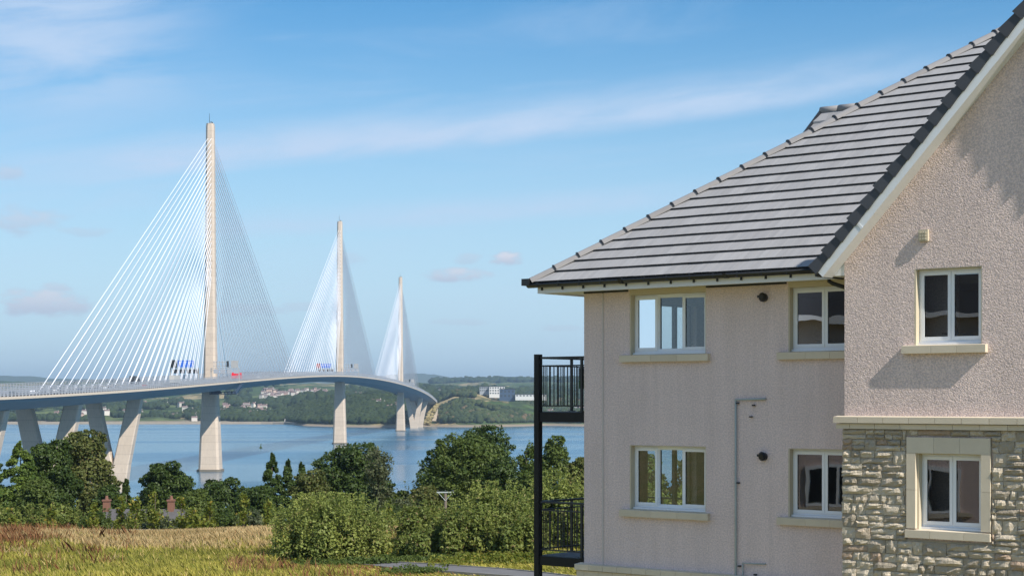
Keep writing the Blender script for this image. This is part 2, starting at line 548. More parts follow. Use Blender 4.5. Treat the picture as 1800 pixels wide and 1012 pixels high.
# ------------------------------------------------------------------ far shore terrain
cols = [-900, -300, 0, 120, 200, 300, 400, 470, 505, 540, 600, 650, 700, 735, 762, 780, 800, 840, 870, 900, 960, 1030, 1150, 1400, 2100, 3200]
shore = dict(zip(cols, [2930, 2930, 2930, 2930, 2930, 2930, 2930, 2930, 2900, 2720, 2640, 2600, 2600, 2640, 2660, 2640, 2620, 2620, 2640, 2680, 2760, 2700, 2700, 2700, 2700, 2700]))
#        r2(+120) r3(+450) r4(+1100) r5(5200) r6(7600)
prof = {-900: (742, 735, 718, 690, 672), -300: (742, 733, 714, 688, 671), 0: (742, 733, 715, 690, 671), 120: (742, 732, 714, 690, 671), 200: (742, 728, 712, 690, 671),
        300: (742, 730, 712, 690, 672), 400: (742, 731, 710, 684, 673), 470: (742, 730, 707, 681, 674), 505: (738, 727, 707, 681, 674), 540: (733, 716, 706, 681, 674),
        600: (728, 706, 705, 682, 674), 650: (724, 700, 706, 688, 674), 700: (726, 704, 700, 687, 673), 735: (735, 716, 700, 686, 673), 762: (735, 716, 700, 686, 673),
        780: (726, 708, 700, 686, 673), 800: (720, 699, 698, 686, 672), 840: (718, 696, 698, 686, 671), 870: (720, 704, 703, 687, 671), 900: (722, 708, 705, 687, 671),
        960: (726, 714, 706, 686, 670), 1030: (730, 712, 704, 686, 670), 1150: (730, 712, 704, 686, 670), 1400: (730, 712, 704, 686, 670), 2100: (730, 712, 704, 686, 670), 3200: (730, 712, 704, 686, 670)}
def smooth_interp(x, xp, fp):
    xp = np.asarray(xp, float); fp = np.asarray(fp, float)
    x = np.clip(x, xp[0], xp[-1])
    i = np.clip(np.searchsorted(xp, x) - 1, 0, len(xp) - 2)
    t = (x - xp[i]) / (xp[i + 1] - xp[i])
    t = 0.5 * t + 0.5 * t * t * (3 - 2 * t)
    return fp[i] * (1 - t) + fp[i + 1] * t
carr = np.array(cols, float)
def far_z(px, D):
    """height of the far shore in column px at distance D (vector)"""
    sh = smooth_interp(px, carr, [shore[c] for c in cols])
    ys = [smooth_interp(px, carr, [prof[c][k] for c in cols]) for k in range(5)]
    Ds = [sh - 150, sh, sh + 20, sh + 120, sh + 450, sh + 1100, 5200 + 0 * sh, 7600 + 0 * sh, 9000 + 0 * sh]
    Zs = [-6 + 0 * sh, 0 * sh, 3 + 0 * sh] + [CAMZ + (HZ - ys[k]) * Ds[3 + k] / F for k in range(5)] + [20 + 0 * sh]
    z = np.full(np.shape(D), 0.0)
    for k in range(8):
        m_ = (D >= Ds[k]) & (D <= Ds[k + 1])
        t = (D - Ds[k]) / (Ds[k + 1] - Ds[k])
        z = np.where(m_, Zs[k] * (1 - t) + Zs[k + 1] * t, z)
    z = np.where(D > 9000, 20, z); z = np.where(D < Ds[0], -6, z)
    X = (px - 900) / F * D
    rel = np.clip((D - sh - 30) / 300, 0, 1)
    z = z + rel * (3.0 * np.sin(X * 0.021 + D * 0.013) + 2.5 * np.sin(X * 0.033 - D * 0.019 + 2) + 1.5 * np.sin(X * 0.07 + 0.05 * D))
    return z

def farmat():
    m_ = bpy.data.materials.new('far_land'); m_.use_nodes = True
    t = NT(m_.node_tree); b = t.n['Principled BSDF']
    tcn = t.node('ShaderNodeTexCoord').outputs['Object']
    vor = t.node('ShaderNodeTexVoronoi', feature='F1'); t.put(vor.inputs['Vector'], t.scale(tcn, (0.0065, 0.0032, 0)))
    vor.inputs['Scale'].default_value = 1.0
    s_ = t.node('ShaderNodeSeparateColor'); t.l.new(vor.outputs['Color'], s_.inputs[0])
    a = t.mix(t.ramp(s_.outputs[0], 0.3, 0.7), (0.07, 0.11, 0.03, 1), (0.14, 0.17, 0.06, 1))
    a = t.mix(t.ramp(s_.outputs[1], 0.79, 0.82), a, (0.36, 0.28, 0.14, 1))
    a = t.mix(t.ramp(t.noise(tcn, 0.02, 5, 0.7), 0.42, 0.60), a, (0.035, 0.055, 0.022, 1))
    z = t.node('ShaderNodeSeparateXYZ'); t.l.new(tcn, z.inputs[0])
    a = t.mix(t.m('SUBTRACT', 1.0, t.ramp(z.outputs[2], 1.5, 4.5)), a, (0.27, 0.22, 0.16, 1))
    t.put(b.inputs['Base Color'], a); b.inputs['Roughness'].default_value = 1.0
    b.inputs['Specular IOR Level'].default_value = 0.1
    return m_
pxs = np.concatenate([np.linspace(-900, -20, 30), np.linspace(0, 1040, 174), np.linspace(1060, 3200, 40)])
dds = np.concatenate([np.linspace(2440, 3100, 60), np.linspace(3120, 4200, 40), np.linspace(4250, 9200, 36)])
PX, DD = np.meshgrid(pxs, dds)
ZZ = far_z(PX, DD)
nx, nd = len(pxs), len(dds)
idx = np.arange(nx * nd).reshape(nd, nx)
quads = np.stack([idx[:-1, :-1], idx[:-1, 1:], idx[1:, 1:], idx[1:, :-1]], -1).reshape(-1, 4)
tag(np_mesh('far_shore', np.stack([(PX - 900) / F * DD, DD, ZZ], -1).reshape(-1, 3), quads, farmat(), smooth=True),
    'farmland and wooded slopes across the firth', kind='structure')

# distant hill and low moor line on the horizon
M['far_hill'] = mat('far_hill', (0.06, 0.085, 0.05), 1.0, var=0.3, vscale=0.002)
def ridge(name, D, prof_, label, depth=900):
    mb = MB()
    xs_ = [p[0] for p in prof_]
    row = []
    for x in np.linspace(xs_[0], xs_[-1], 70):
        y = float(smooth_interp(np.array([x]), xs_, [p[1] for p in prof_])[0]) + 0.35 * math.sin(x * 0.31) + 0.2 * math.sin(x * 0.83)
        t = at(x, y, D)
        row.append([Vector((t.x, D - depth, -5)), Vector((t.x, D - depth * 0.4, t.z * 0.62)), t, Vector((t.x * 1.03, D + depth, -5))])
    for i in range(len(row) - 1):
        for k in range(3):
            mb.face([row[i][k], row[i + 1][k], row[i + 1][k + 1], row[i][k + 1]])
    tag(mb.build(name, M['far_hill'], smooth=True), label, kind='structure')
ridge('distant_hill', 14000, [(560, 671), (640, 665), (690, 658), (730, 655.5), (760, 657.5), (800, 664), (840, 668), (900, 672)], 'blue distant hill beyond the far tower')
ridge('distant_moor', 12500, [(-300, 662), (0, 660), (60, 661), (90, 665), (200, 667), (400, 669), (520, 668), (600, 671)], 'low blue moor line on the left horizon')
ridge('wooded_ridge', 7900, [(740, 674), (780, 671), (810, 668), (840, 670), (880, 670), (930, 667.5), (1000, 667), (1100, 665), (1300, 667), (1600, 670)], 'dark wooded ridge behind the right headland')

# far woods: low crowns packed together, nobody could count them
ico_v = []
ph = (1 + 5 ** 0.5) / 2
for a in (-1, 1):
    for b_ in (-ph, ph):
        ico_v += [(0, a, b_), (a, b_, 0), (b_, 0, a)]
ico_v = np.array(ico_v, float); ico_v /= np.linalg.norm(ico_v[0])
def hull_faces(V):
    fs = []
    n = len(V)
    for i in range(n):
        for j in range(i + 1, n):
            for k in range(j + 1, n):
                nn = np.cross(V[j] - V[i], V[k] - V[i]); d = V @ nn - V[i] @ nn
                if np.all(d <= 1e-6): fs.append((i, j, k))
                elif np.all(d >= -1e-6): fs.append((i, k, j))
    return np.array(fs)
ico_f = hull_faces(ico_v)
def blobs(C, R, H, mat_, name, label):
    n = len(C)
    J = 1 + rng.uniform(-0.28, 0.28, (n, 12, 3))
    V = ico_v[None] * J
    ang = rng.uniform(0, 6.28, n); ca, sa = np.cos(ang), np.sin(ang)
    V = np.stack([V[..., 0] * ca[:, None] - V[..., 1] * sa[:, None], V[..., 0] * sa[:, None] + V[..., 1] * ca[:, None], V[..., 2]], -1)
    V = V * np.stack([R, R, H], -1)[:, None] + C[:, None]
    Fc = ico_f[None] + (np.arange(n) * 12)[:, None, None]
    o = np_mesh(name, V.reshape(-1, 3), Fc.reshape(-1, 3), mat_)
    tag(o, label, 'woodland', kind='stuff')
    return o
def wood(x0, x1, off0, off1, n, keep, size, mat_, name, label):
    px = rng.uniform(x0, x1, n)
    sh = smooth_interp(px, carr, [shore[c] for c in cols])
    D = sh + off0 + (off1 - off0) * rng.uniform(0, 1, n)
    X = (px - 900) / F * D
    nz = np.sin(X * 0.011 + 1.7 * np.sin(D * 0.006)) + np.sin(D * 0.012 + 1.3 * np.sin(X * 0.017 + 2)) + 0.6 * np.sin(X * 0.045 + D * 0.03)
    ok = (nz > keep) & ~((px > 440) & (px < 600) & (D > 3900) & (D < 5300) & (rng.uniform(0, 1, n) < .985))
    ok &= ~((px > 835) & (px < 960) & (D > 2930) & (D < 3200))
    px, D, X = px[ok], D[ok], X[ok]
    z = far_z(px, D)
    r = rng.uniform(0.6, 1.25, len(X)) * size
    return blobs(np.stack([X, D, z + r * 0.75], -1), r * 1.05, r * rng.uniform(0.8, 1.25, len(X)), mat_, name, label)
M['far_leaf'] = leafmat('far_leaf', (0.012, 0.026, 0.010), (0.042, 0.062, 0.020), 1.0, 0.0, nscale=0.02)
M['far_leaf2'] = leafmat('far_leaf2', (0.018, 0.034, 0.013), (0.062, 0.080, 0.028), 1.0, 0.0, c3=(0.12, 0.09, 0.05), nscale=0.02)
wood(505, 752, 28, 620, 12000, -9, 4.8, M['far_leaf'], 'far_wood', 'dense dark wood on the headland behind the middle tower')
wood(772, 1200, 30, 700, 12500, -0.9, 4.7, M['far_leaf2'], 'far_wood', 'scrubby green wood on the right hand headland')
wood(-150, 505, 60, 1300, 11500, 0.35, 5.8, M['far_leaf'], 'far_wood', 'scattered woods and hedges on the left far shore')
wood(400, 1200, 700, 2400, 6500, 0.0, 9.5, M['far_leaf'], 'far_wood', 'woods on the higher ground behind the headlands')
px = rng.uniform(760, 1250, 1500); D = rng.uniform(7300, 7700, 1500)
blobs(np.stack([(px - 900) / F * D, D, far_z(px, D) + 8], -1), rng.uniform(12, 22, 1500), rng.uniform(8, 17, 1500), M['far_leaf'], 'far_wood', 'tree line along the far right horizon')

# sea wall along the left far shore
mb = MB()
for i in range(40):
    x0, x1 = -300 + i * 20.5, -300 + (i + 1) * 20.5
    sh0, sh1 = [float(smooth_interp(np.array([x]), carr, [shore[c] for c in cols])[0]) - 3 for x in (x0, x1)]
    a, b_ = Vector(((x0 - 900) / F * sh0, sh0, 0)), Vector(((x1 - 900) / F * sh1, sh1, 0))
    j = 0.5 * math.sin(i * 2.1)
    mb.hexa([a + Vector((0, 0, -1)), b_ + Vector((0, 0, -1)), b_ + Vector((0, 14, -1)), a + Vector((0, 14, -1)),
             a + Vector((0, 3, 3.6 + j)), b_ + Vector((0, 3, 3.6 + j)), b_ + Vector((0, 14, 4.2)), a + Vector((0, 14, 4.2))])
tag(mb.build('sea_wall', mat('sea_wall', (0.25, 0.215, 0.165), 0.95, var=0.3, vscale=0.05)), 'low tan sea wall along the left far shore', 'sea wall')

# ------------------------------------------------------------------ far town
M['harl_white'] = mat('harl_white', (0.60, 0.56, 0.50), 0.9, island=0.25)
M['harl_pink'] = mat('harl_pink', (0.46, 0.33, 0.27), 0.9, island=0.2)
M['slate'] = mat('slate', (0.16, 0.11, 0.10), 0.8, island=0.4)
M['far_glass'] = mat('far_glass', (0.05, 0.06, 0.07), 0.2)
def far_house(w_, d_, h_, mw):
    t = empty('far_house', (0, 0, 0))
    MB().box(-w_ / 2, w_ / 2, -d_ / 2, d_ / 2, -5, h_).build('wall', mw, t)
    rf = MB(); rh = d_ * 0.33
    rf.prism([(-w_ / 2 - .3, -d_ / 2 - .4, h_ + .02), (-w_ / 2 - .3, d_ / 2 + .4, h_ + .02), (-w_ / 2 - .3, 0, h_ + rh)], (w_ + .6, 0, 0))
    rf.build('roof', M['slate'], t)
    MB().box(w_ / 2 - 1.6, w_ / 2 - .6, -.6, .6, h_ + rh - .8, h_ + rh + 1.2).build('chimney', mw, t)
    return t
ha = far_house(10, 8, 5.5, M['harl_white']); hb = far_house(15, 8, 6, M['harl_white']); hc = far_house(9, 8, 5.5, M['harl_pink'])
protos = [ha, hb, hc]; used = set()
def town(x0, x1, y_fn, n, label, group, dr):
    for i in range(n):
        px = random.uniform(x0, x1)
        D = random.uniform(*dr(px))
        k = random.choices([0, 1, 2], [5, 3, 2])[0]
        if k in used: t = copy_tree(protos[k])
        else: t = protos[k]; used.add(k)
        z = float(far_z(np.array([px]), np.array([float(D)]))[0])
        t.location = ((px - 900) / F * D, D, z + random.uniform(1, 3)); t.rotation_euler = (0, 0, random.uniform(-0.5, 0.9))
        tag(t, label, 'house', group)
town(460, 575, None, 84, 'small pale house in the hillside town across the water', 'houses of the hillside town', lambda p: (4300 - (p - 460) * 2.0, 5000 - (p - 460) * 3.0))
town(375, 475, None, 40, 'pale roadside building low on the left far shore', 'buildings low on the left far shore', lambda p: (3300, 3900))
town(40, 350, None, 30, 'scattered pale building on the fields behind the left part of the bridge', 'scattered buildings behind the left part of the bridge', lambda p: (3080, 3900))
town(585, 660, None, 12, 'pale house half hidden above the headland wood', 'houses above the headland wood', lambda p: (3750, 4100))
town(655, 700, None, 5, 'white house among the trees of the headland', 'white houses in the headland wood', lambda p: (2760, 2860))
town(740, 830, None, 26, 'pale low building on the fields right of the far tower', 'buildings on the far fields', lambda p: (4200, 5000))
town(960, 1024, None, 7, 'pale house seen through the balcony railing', 'houses beyond the balcony', lambda p: (2790, 3300))

def block(px0, px1, yt, yb, D, depth, mw, label, name='far_block', rows=3, ncol=8, flat=True, cat='building'):
    a, b_ = at(px0, yb, D), at(px1, yt, D)
    t = empty(name, (a.x, D, a.z)); w_, h_ = b_.x - a.x, b_.z - a.z
    wl = MB().box(0, w_, 0, depth, -6, h_).build('wall', mw, t)
    MB().box(-.5, w_ + .5, -.5, depth + .5, h_ + .01, h_ + 1.0).build('roof', M['slate'] if not flat else M['verge_grey'], t)
    cw = w_ / ncol; rhh = h_ / rows
    wm = MB().box(0, cw * 0.55, -.12, .05, 0, rhh * 0.5)
    first = None
    for i in range(ncol):
        for j in range(rows):
            if first is None: first = o = wm.build('window', M['far_glass'], t)
            else:
                o = first.copy(); COL.objects.link(o); o.parent = t
            o.location = (cw * (i + .22), 0, rhh * (j + .25))
    return tag(t, label, cat)
M['office_white'] = mat('office_white', (0.60, 0.60, 0.58), 0.7)
M['office_blue'] = mat('office_blue', (0.05, 0.08, 0.13), 0.4)
M['office_grey'] = mat('office_grey', (0.30, 0.33, 0.36), 0.6)
block(860, 887, 679, 693, 3150, 20, M['office_white'], 'white three storey office block on top of the right headland', 'office_block', 3, 6)
block(843, 859.5, 679.5, 688, 3170, 25, M['office_grey'], 'grey and white low wing at the left of the white office block', 'office_wing', 2, 5)
block(878, 905, 684, 699, 3050, 15, M['office_blue'], 'dark blue cubic building in front of the white office block', 'dark_office', 2, 4)
block(906, 960, 693, 697, 3030, 30, M['office_white'], 'long low grey shed with pale roof right of the dark blue building', 'long_shed', 1, 9)
block(500, 512, 736, 741, 2935, 8, M['harl_white'], 'small white waterside hut near the sea wall', 'shore_hut', 1, 2)

# sandy scrub slope at the far bridgehead
n = 420
tt = rng.uniform(0, 1, n); ss_ = rng.uniform(-1, 1, n)
px = 749 + 17 * tt + ss_ * (5 - 1.5 * tt); D = 2665 + 50 * tt + rng.uniform(-6, 25, n)
py = 741 - 34 * tt ** .9
blobs(np.stack([(px - 900) / F * D, D, CAMZ + (HZ - py) / F * D - 3.0], -1), rng.uniform(2.5, 4.5, n), rng.uniform(2.0, 3.5, n), leafmat('sandy_scrub', (.16, .13, .055), (.34, .28, .14), 1.0, 0.0, nscale=.05), 'slope_scrub', 'sandy yellow scrub slope under the far end of the bridge')

# ------------------------------------------------------------------ the bridge
BO = (-175.5, 1016.6, 0.0)
bridge = empty('cable_stayed_bridge', BO)
tag(bridge, 'long cable stayed road bridge with three pale slender towers over the firth', 'bridge')
def cx(D): return -175.5 + 0.0232 * (D - 1016.6)
_pts = [(0, 697), (172, 690.8), (300, 680), (428, 668.5), (500, 663), (560, 661), (600, 660.3), (650, 663.2), (680, 667.8), (704, 674.5), (730, 682.5), (750, 691.6), (767, 705)]
_D, _Z = [], []
for x, y in _pts:
    D = 179.1 / (.0232 + (900 - x) / F)
    _D.append(D); _Z.append(CAMZ + (HZ - y) * D / F)
_D = [300, 430] + _D; _Z = [40.6, 41.2] + _Z
_fit = np.polyfit((np.array(_D) - 1500) / 1000, _Z, 6)
def dz(D): return float(np.polyval(_fit, (D - 1500) / 1000))
DW = 19.9
D0, D1 = 400, 2722
def sub(name, mb, m_, parent=bridge, smooth=False):
    return mb.build(name, m_, parent, smooth, off=BO)
M['girder'] = mat('girder', (0.21, 0.24, 0.265), 0.6, var=0.12, vscale=0.08)
M['edge_conc'] = mat('edge_conc', (0.60, 0.50, 0.38), 0.85, var=0.08, vscale=0.3)
M['cable'] = mat('cable', (0.80, 0.80, 0.82), 0.4)
M['barrier'] = mat('barrier', (0.36, 0.38, 0.41), 0.5, metal=0.2)
Ds = np.arange(D0, D1 + 1, 14.0)
def sweep(profile, closed=True):
    """profile of (offset, dz) swept along the deck"""
    mb = MB(); n = len(profile)
    for D in Ds:
        c_, z = cx(D), dz(D)
        mb.v += [(c_ + o_, D, z + h) for o_, h in profile]
    for i in range(len(Ds) - 1):
        for k in range(n if closed else n - 1):
            k2 = (k + 1) % n
            mb.f.append((i * n + k, i * n + k2, (i + 1) * n + k2, (i + 1) * n + k))
    mb.f.append(tuple(range(n))); mb.f.append(tuple((len(Ds) - 1) * n + k for k in reversed(range(n))))
    return mb
sub('girder', sweep([(-DW + .5, -.85), (DW - .5, -.85), (DW - 1.6, -2.0), (12.5, -4.9), (-12.5, -4.9), (-DW + 1.6, -2.0)]), M['girder'])
for s in (-1, 1):
    sub('deck_edge', sweep([(s * DW, 0.0), (s * DW, -.84), (s * (DW - 1.0), -.84), (s * (DW - 1.0), 0.0)]), M['edge_conc'])
sub('road_surface', sweep([(-DW + 1.02, -.05), (DW - 1.02, -.05), (DW - 1.02, -.84), (-DW + 1.02, -.84)]), M['asphalt'])
for s in (-1, 1):
    mk = sweep([(s * 15.4, -.046), (s * 15.6, -.046), (s * 15.6, -.06), (s * 15.4, -.06)])
    sub('road_line', mk, M['white_paint'])
# wind barriers: posts and louvres along both edges, low rails beside the median
def barrier(off, h, nl, step, name, lw=0.28):
    mb = MB()
    for D in np.arange(D0, D1, step):
        c_, z = cx(D) + off, dz(D)
        mb.box(c_ - .12, c_ + .12, D - .15, D + .15, z - .05, z + h)
    for k in range(nl):
        hh = h * (k + 0.8) / nl
        for i in range(len(Ds) - 1):
            a, b_ = Ds[i], Ds[i + 1]
            p = [Vector((cx(a) + off - .05, a, dz(a) + hh)), Vector((cx(a) + off + .05, a, dz(a) + hh)), Vector((cx(b_) + off + .05, b_, dz(b_) + hh)), Vector((cx(b_) + off - .05, b_, dz(b_) + hh))]
            mb.hexa(p + [v + Vector((0, 0, lw)) for v in p])
    o = sub(name, mb, M['barrier']); o['kind'] = 'stuff'
barrier(DW - .5, 3.3, 5, 4.0, 'wind_barrier')
barrier(-DW + .5, 3.3, 5, 4.0, 'wind_barrier')
barrier(4.6, 1.2, 2, 4.0, 'safety_rail')
barrier(-4.6, 1.2, 2, 4.0, 'safety_rail')
barrier(15.9, 1.2, 2, 4.0, 'safety_rail')

def octa(c_, D, z, hw, hd, ch):
    return [(c_ + a, D + b_, z) for a, b_ in ((-hw + ch, -hd), (hw - ch, -hd), (hw, -hd + ch), (hw, hd - ch), (hw - ch, hd), (-hw + ch, hd), (-hw, hd - ch), (-hw, -hd + ch))]
def loft(rings, mb=None):
    mb = mb or MB(); n = len(rings[0]); i0 = len(mb.v)
    for r in rings: mb.v += r
    for i in range(len(rings) - 1):
        for k in range(n):
            k2 = (k + 1) % n
            mb.f.append((i0 + i * n + k, i0 + i * n + k2, i0 + (i + 1) * n + k2, i0 + (i + 1) * n + k))
    mb.f.append(tuple(i0 + k for k in reversed(range(n)))); mb.f.append(tuple(i0 + (len(rings) - 1) * n + k for k in range(n)))
    return mb
TW = [(1016.6, 202.0, 370), (1635.0, 208.0, 601), (2288.0, 201.5, 704)]
uc = MB().tube([(0, 0, 0), (0, 0, 1)], 1.0, 6)
ucme = None
for D, top, _ in TW:
    c_ = cx(D); zd = dz(D)
    rings = []
    for z, hw, hd in [(-3, 6.3, 7.2), (1.0, 6.1, 7.0), (zd - 5.2, 4.25, 5.2), (zd, 3.7, 4.7), (zd + 3, 3.5, 4.4), (zd + 60, 2.9, 3.7), (top - 1.2, 2.3, 3.0), (top - 1.19, 2.1, 2.8), (top, 2.1, 2.8)]:
        rings.append(octa(c_, D, z, hw, hd, 0.9 + hw * 0.08))
    tw = sub('tower', loft(rings), M['concrete'])
    sub('foundation', loft([octa(c_, D, -3, 7.0, 8.0, 2), octa(c_, D, 1.3, 7.0, 8.0, 2)]), mat('tide_concrete', (0.16, 0.14, 0.11), 0.95, var=0.2, vscale=0.3), tw)
    sub('mast', MB().tube([(c_ - .6, D, top), (c_ - .6, D, top + 6.0)], [.16, .08], 6), M['rail_steel'], tw)
    sub('beacon', MB().box(c_ + .2, c_ + .7, D - 1, D - .5, top, top + 1.2).box(c_ + 1.0, c_ + 1.5, D - 1, D - .5, top, top + .9), M['rail_steel'], tw)
    # 24 stays each way in two planes
    for side in (-1, 1):
        for k in range(24):
            reach = 334 - (23 - k) * 12.9
            zt = 114 + (193 - 114) * (k / 23) ** 0.93 + (top - 202)
            for s in (-1, 1):
                De = D + side * reach
                a = Vector((cx(De) + s * 1.65, De, dz(De) + 0.4)); b_ = Vector((c_ + s * 1.0, D + side * 2.9, zt))
                d = b_ - a
                if ucme is None:
                    o = uc.build('stay_cable', M['cable'], bridge); ucme = o.data
                else:
                    o = bpy.data.objects.new('stay_cable', ucme); COL.objects.link(o); o.parent = bridge
                o.location = a - Vector(BO)
                o.rotation_mode = 'QUATERNION'
                o.rotation_quaternion = d.to_track_quat('Z', 'Y')
                o.scale = (0.15, 0.15, d.length)
                o.rotation_mode = 'XYZ'
    # anchor boxes along the median in front of and behind the tower
    mb = MB()
    for side in (-1, 1):
        for k in range(24):
            De = D + side * (334 - (23 - k) * 12.9)
            for s in (-1, 1):
                c2 = cx(De) + s * 1.65
                mb.tube([(c2, De - side * .4, dz(De) - .1), (c2, De - side * 1.6 - 0, dz(De) + 2.4)], [.45, .3], 6)
    o = sub('cable_anchor', mb, M['barrier']); o['kind'] = 'stuff'

# V shaped piers
def vpier(D, gz_=None, base=10.0, label=None):
    c_ = cx(D); zt = dz(D) - 4.95
    t = 0
    def ring(z, x0, x1, hd):
        ch = 0.5
        return [(c_ + x0 + ch, D - hd, z), (c_ + x1 - ch, D - hd, z), (c_ + x1, D - hd + ch, z), (c_ + x1, D + hd - ch, z), (c_ + x1 - ch, D + hd, z), (c_ + x0 + ch, D + hd, z), (c_ + x0, D + hd - ch, z), (c_ + x0, D - hd + ch, z)]
    zj = 12.3
    mb = loft([ring(-3, -5.2, 5.2, 3.8), ring(zj, -7.2, 7.2, 3.4)])
    p = sub('v_pier', mb, M['concrete'])
    for s in (-1, 1):
        a0, a1 = (0.05, 7.2) if s > 0 else (-7.2, -0.05)
        b0, b1 = (6.6, 13.0) if s > 0 else (-13.0, -6.6)
        sub('leg', loft([ring(zj + .002, a0, a1, 3.4), ring(zt, b0, b1, 2.8)]), M['concrete'], p)
for D in (505, 597, 690, 793): vpier(D)
for D in (2511, 2606): vpier(D)
sub('abutment', MB().box(cx(2722) - 19, cx(2722) + 19, 2712, 2760, 8, dz(2722) - .9), M['edge_conc'])

# underslung inspection cradle right of the near tower
c_ = cx(1005); zb = dz(1005) - 5.0
mb = MB()
for zz_ in (zb - 2.6, zb - 1.3):
    for dd in (0, 4):
        mb.box(c_ + 2, c_ + 17, 1003 + dd, 1003.3 + dd, zz_, zz_ + .35)
for k in range(8):
    mb.box(c_ + 2 + k * 2.1, c_ + 2.25 + k * 2.1, 1003, 1007.3, zb - 2.6, zb - .9)
mb.prism([(c_ + 15, 1003, zb - 2.6), (c_ + 17.2, 1003, zb - 2.6), (c_ + 21.2, 1003, zb + 3.3), (c_ + 19.7, 1003, zb + 3.3)], (0, 4.3, 0))
mb.box(c_ + 3, c_ + 8, 1003.5, 1006.5, zb - 2.2, zb + .3)
go = sub('inspection_cradle', mb, M['office_blue'], None)
go.location = BO
tag(go, 'dark steel inspection cradle hanging under the deck right of the nearest tower', 'inspection cradle')

# sign gantries: one over each carriageway at every tower
M['sign_blue'] = mat('sign_blue', (0.02, 0.12, 0.55), 0.4)
M['sign_dark'] = mat('sign_dark', (0.02, 0.022, 0.025), 0.5)
M['sign_grey'] = mat('sign_grey', (0.34, 0.34, 0.33), 0.5)
M['sign_red'] = mat('sign_red', (0.35, 0.06, 0.05), 0.5)
def gantry(D, side, front, label):
    c_ = cx(D); z = dz(D)
    o = empty('sign_gantry', (c_ + side * 11, D, z))
    def loc(mb, n, m_, par=o): return mb.build(n, m_, par, off=(c_ + side * 11, D, z))
    x0, x1 = c_ + side * 3.6, c_ + side * 19.6
    if x0 > x1: x0, x1 = x1, x0
    for xx in (x0, x1): loc(MB().box(xx - .25, xx + .25, D - .25, D + .25, z, z + 7.6), 'post', M['sign_grey'])
    f = MB()
    for zz_ in (6.1, 7.5):
        for dd in (-.7, .7): f.box(x0, x1, D + dd - .1, D + dd + .1, z + zz_, z + zz_ + .2)
    n = 11
    for k in range(n):
        xa = x0 + (x1 - x0) * k / n; xb = x0 + (x1 - x0) * (k + 1) / n
        f.prism([(xa, D - .72, z + 6.2), (xa + .2, D - .72, z + 6.2), (xb, D - .72, z + 7.5), (xb - .2, D - .72, z + 7.5)], (0, .1, 0))
        f.box(xa, xa + .15, D - .65, D + .65, z + 6.2, z + 6.35)
    loc(f, 'truss', M['sign_grey'])
    w_ = x1 - x0
    if front:
        loc(MB().box(x0 + .2, x0 + w_ * .24, D - 1.3, D - .9, z + 7.8, z + 12.2), 'message_sign', M['sign_dark' if D < 1500 else 'sign_red'])
        bs = loc(MB().box(x0 + w_ * .27, x0 + w_ * .85, D - 1.3, D - 1.0, z + 8.0, z + 12.0), 'direction_sign', M['sign_blue'])
        l = MB()
        for k in range(3):
            l.box(x0 + w_ * (.31 + .17 * k), x0 + w_ * (.42 + .17 * k), D - 1.34, D - 1.305, z + 10.9, z + 11.2)
            l.box(x0 + w_ * (.31 + .17 * k), x0 + w_ * (.39 + .17 * k), D - 1.34, D - 1.305, z + 10.0, z + 10.3)
        loc(l, 'lettering', M['white_upvc'], bs)
    else:
        loc(MB().box(x0 + w_ * .72, x0 + w_ * .98, D - .6, D - .3, z + 7.8, z + 11.9), 'message_sign', M['sign_grey'])
        b2 = MB()
        for k in range(6): b2.box(x0 + w_ * (.1 + .1 * k), x0 + w_ * (.12 + .1 * k), D - .7, D - .4, z + 7.7, z + 11.6)
        for zz_ in (8.6, 10.8): b2.box(x0 + w_ * .08, x0 + w_ * .64, D - .35, D - .2, z + zz_, z + zz_ + .25)
        loc(b2, 'sign_bracket', M['sign_grey'])
        loc(MB().box(x0 + w_ * .56, x0 + w_ * .64, D - .8, D - .5, z + 8.2, z + 11.6), 'cabinet', M['sign_dark'])
    for k in range(4):
        xx = x0 + w_ * (.1 + .24 * k)
        loc(MB().box(xx, xx + 2.9, D - 1.25, D - .85, z + 4.5, z + 6.9), 'lane_signal', M['sign_dark'] if front else M['barrier'])
    return tag(o, label, 'sign gantry')
gantry(1000, -1, True, 'gantry with blue direction sign and dark signals left of the nearest tower')
gantry(1000, 1, False, 'grey back of the gantry right of the nearest tower')
gantry(1618, -1, True, 'gantry with blue sign and red panel left of the middle tower')
gantry(1618, 1, False, 'grey back of the gantry right of the middle tower')
gantry(2272, 1, False, 'small grey gantry right of the far tower')

# traffic
M['tyre'] = mat('tyre', (0.015, 0.015, 0.015), 0.9)
M['car_glass'] = mat('car_glass', (0.02, 0.025, 0.03), 0.1)
def car(D, off, col, label, group=None):
    x, z = cx(D) + off, dz(D)
    o = empty('car', (x, D, z), -0.0232)
    m_ = mat('car_paint', col, 0.3)
    body = MB()
    prof_ = [(-2.1, .35), (2.1, .35), (2.15, .75), (1.2, .95), (.6, 1.45), (-1.2, 1.45), (-1.9, .95), (-2.15, .8)]
    body.prism([(-.88, a, b_) for a, b_ in prof_], (1.76, 0, 0)); body.build('body', m_, o)
    MB().prism([(-.9, a, b_) for a, b_ in [(1.05, .98), (.55, 1.38), (-1.15, 1.38), (-1.7, .98)]], (1.8, 0, 0)).build('side_window', M['car_glass'], o)
    for a in (-1.35, 1.35):
        for s in (-.8, .8): MB().tube([(s - .1, a, .33), (s + .1, a, .33)], .33, 10).build('wheel', M['tyre'], o)
    return tag(o, label, 'car', group)
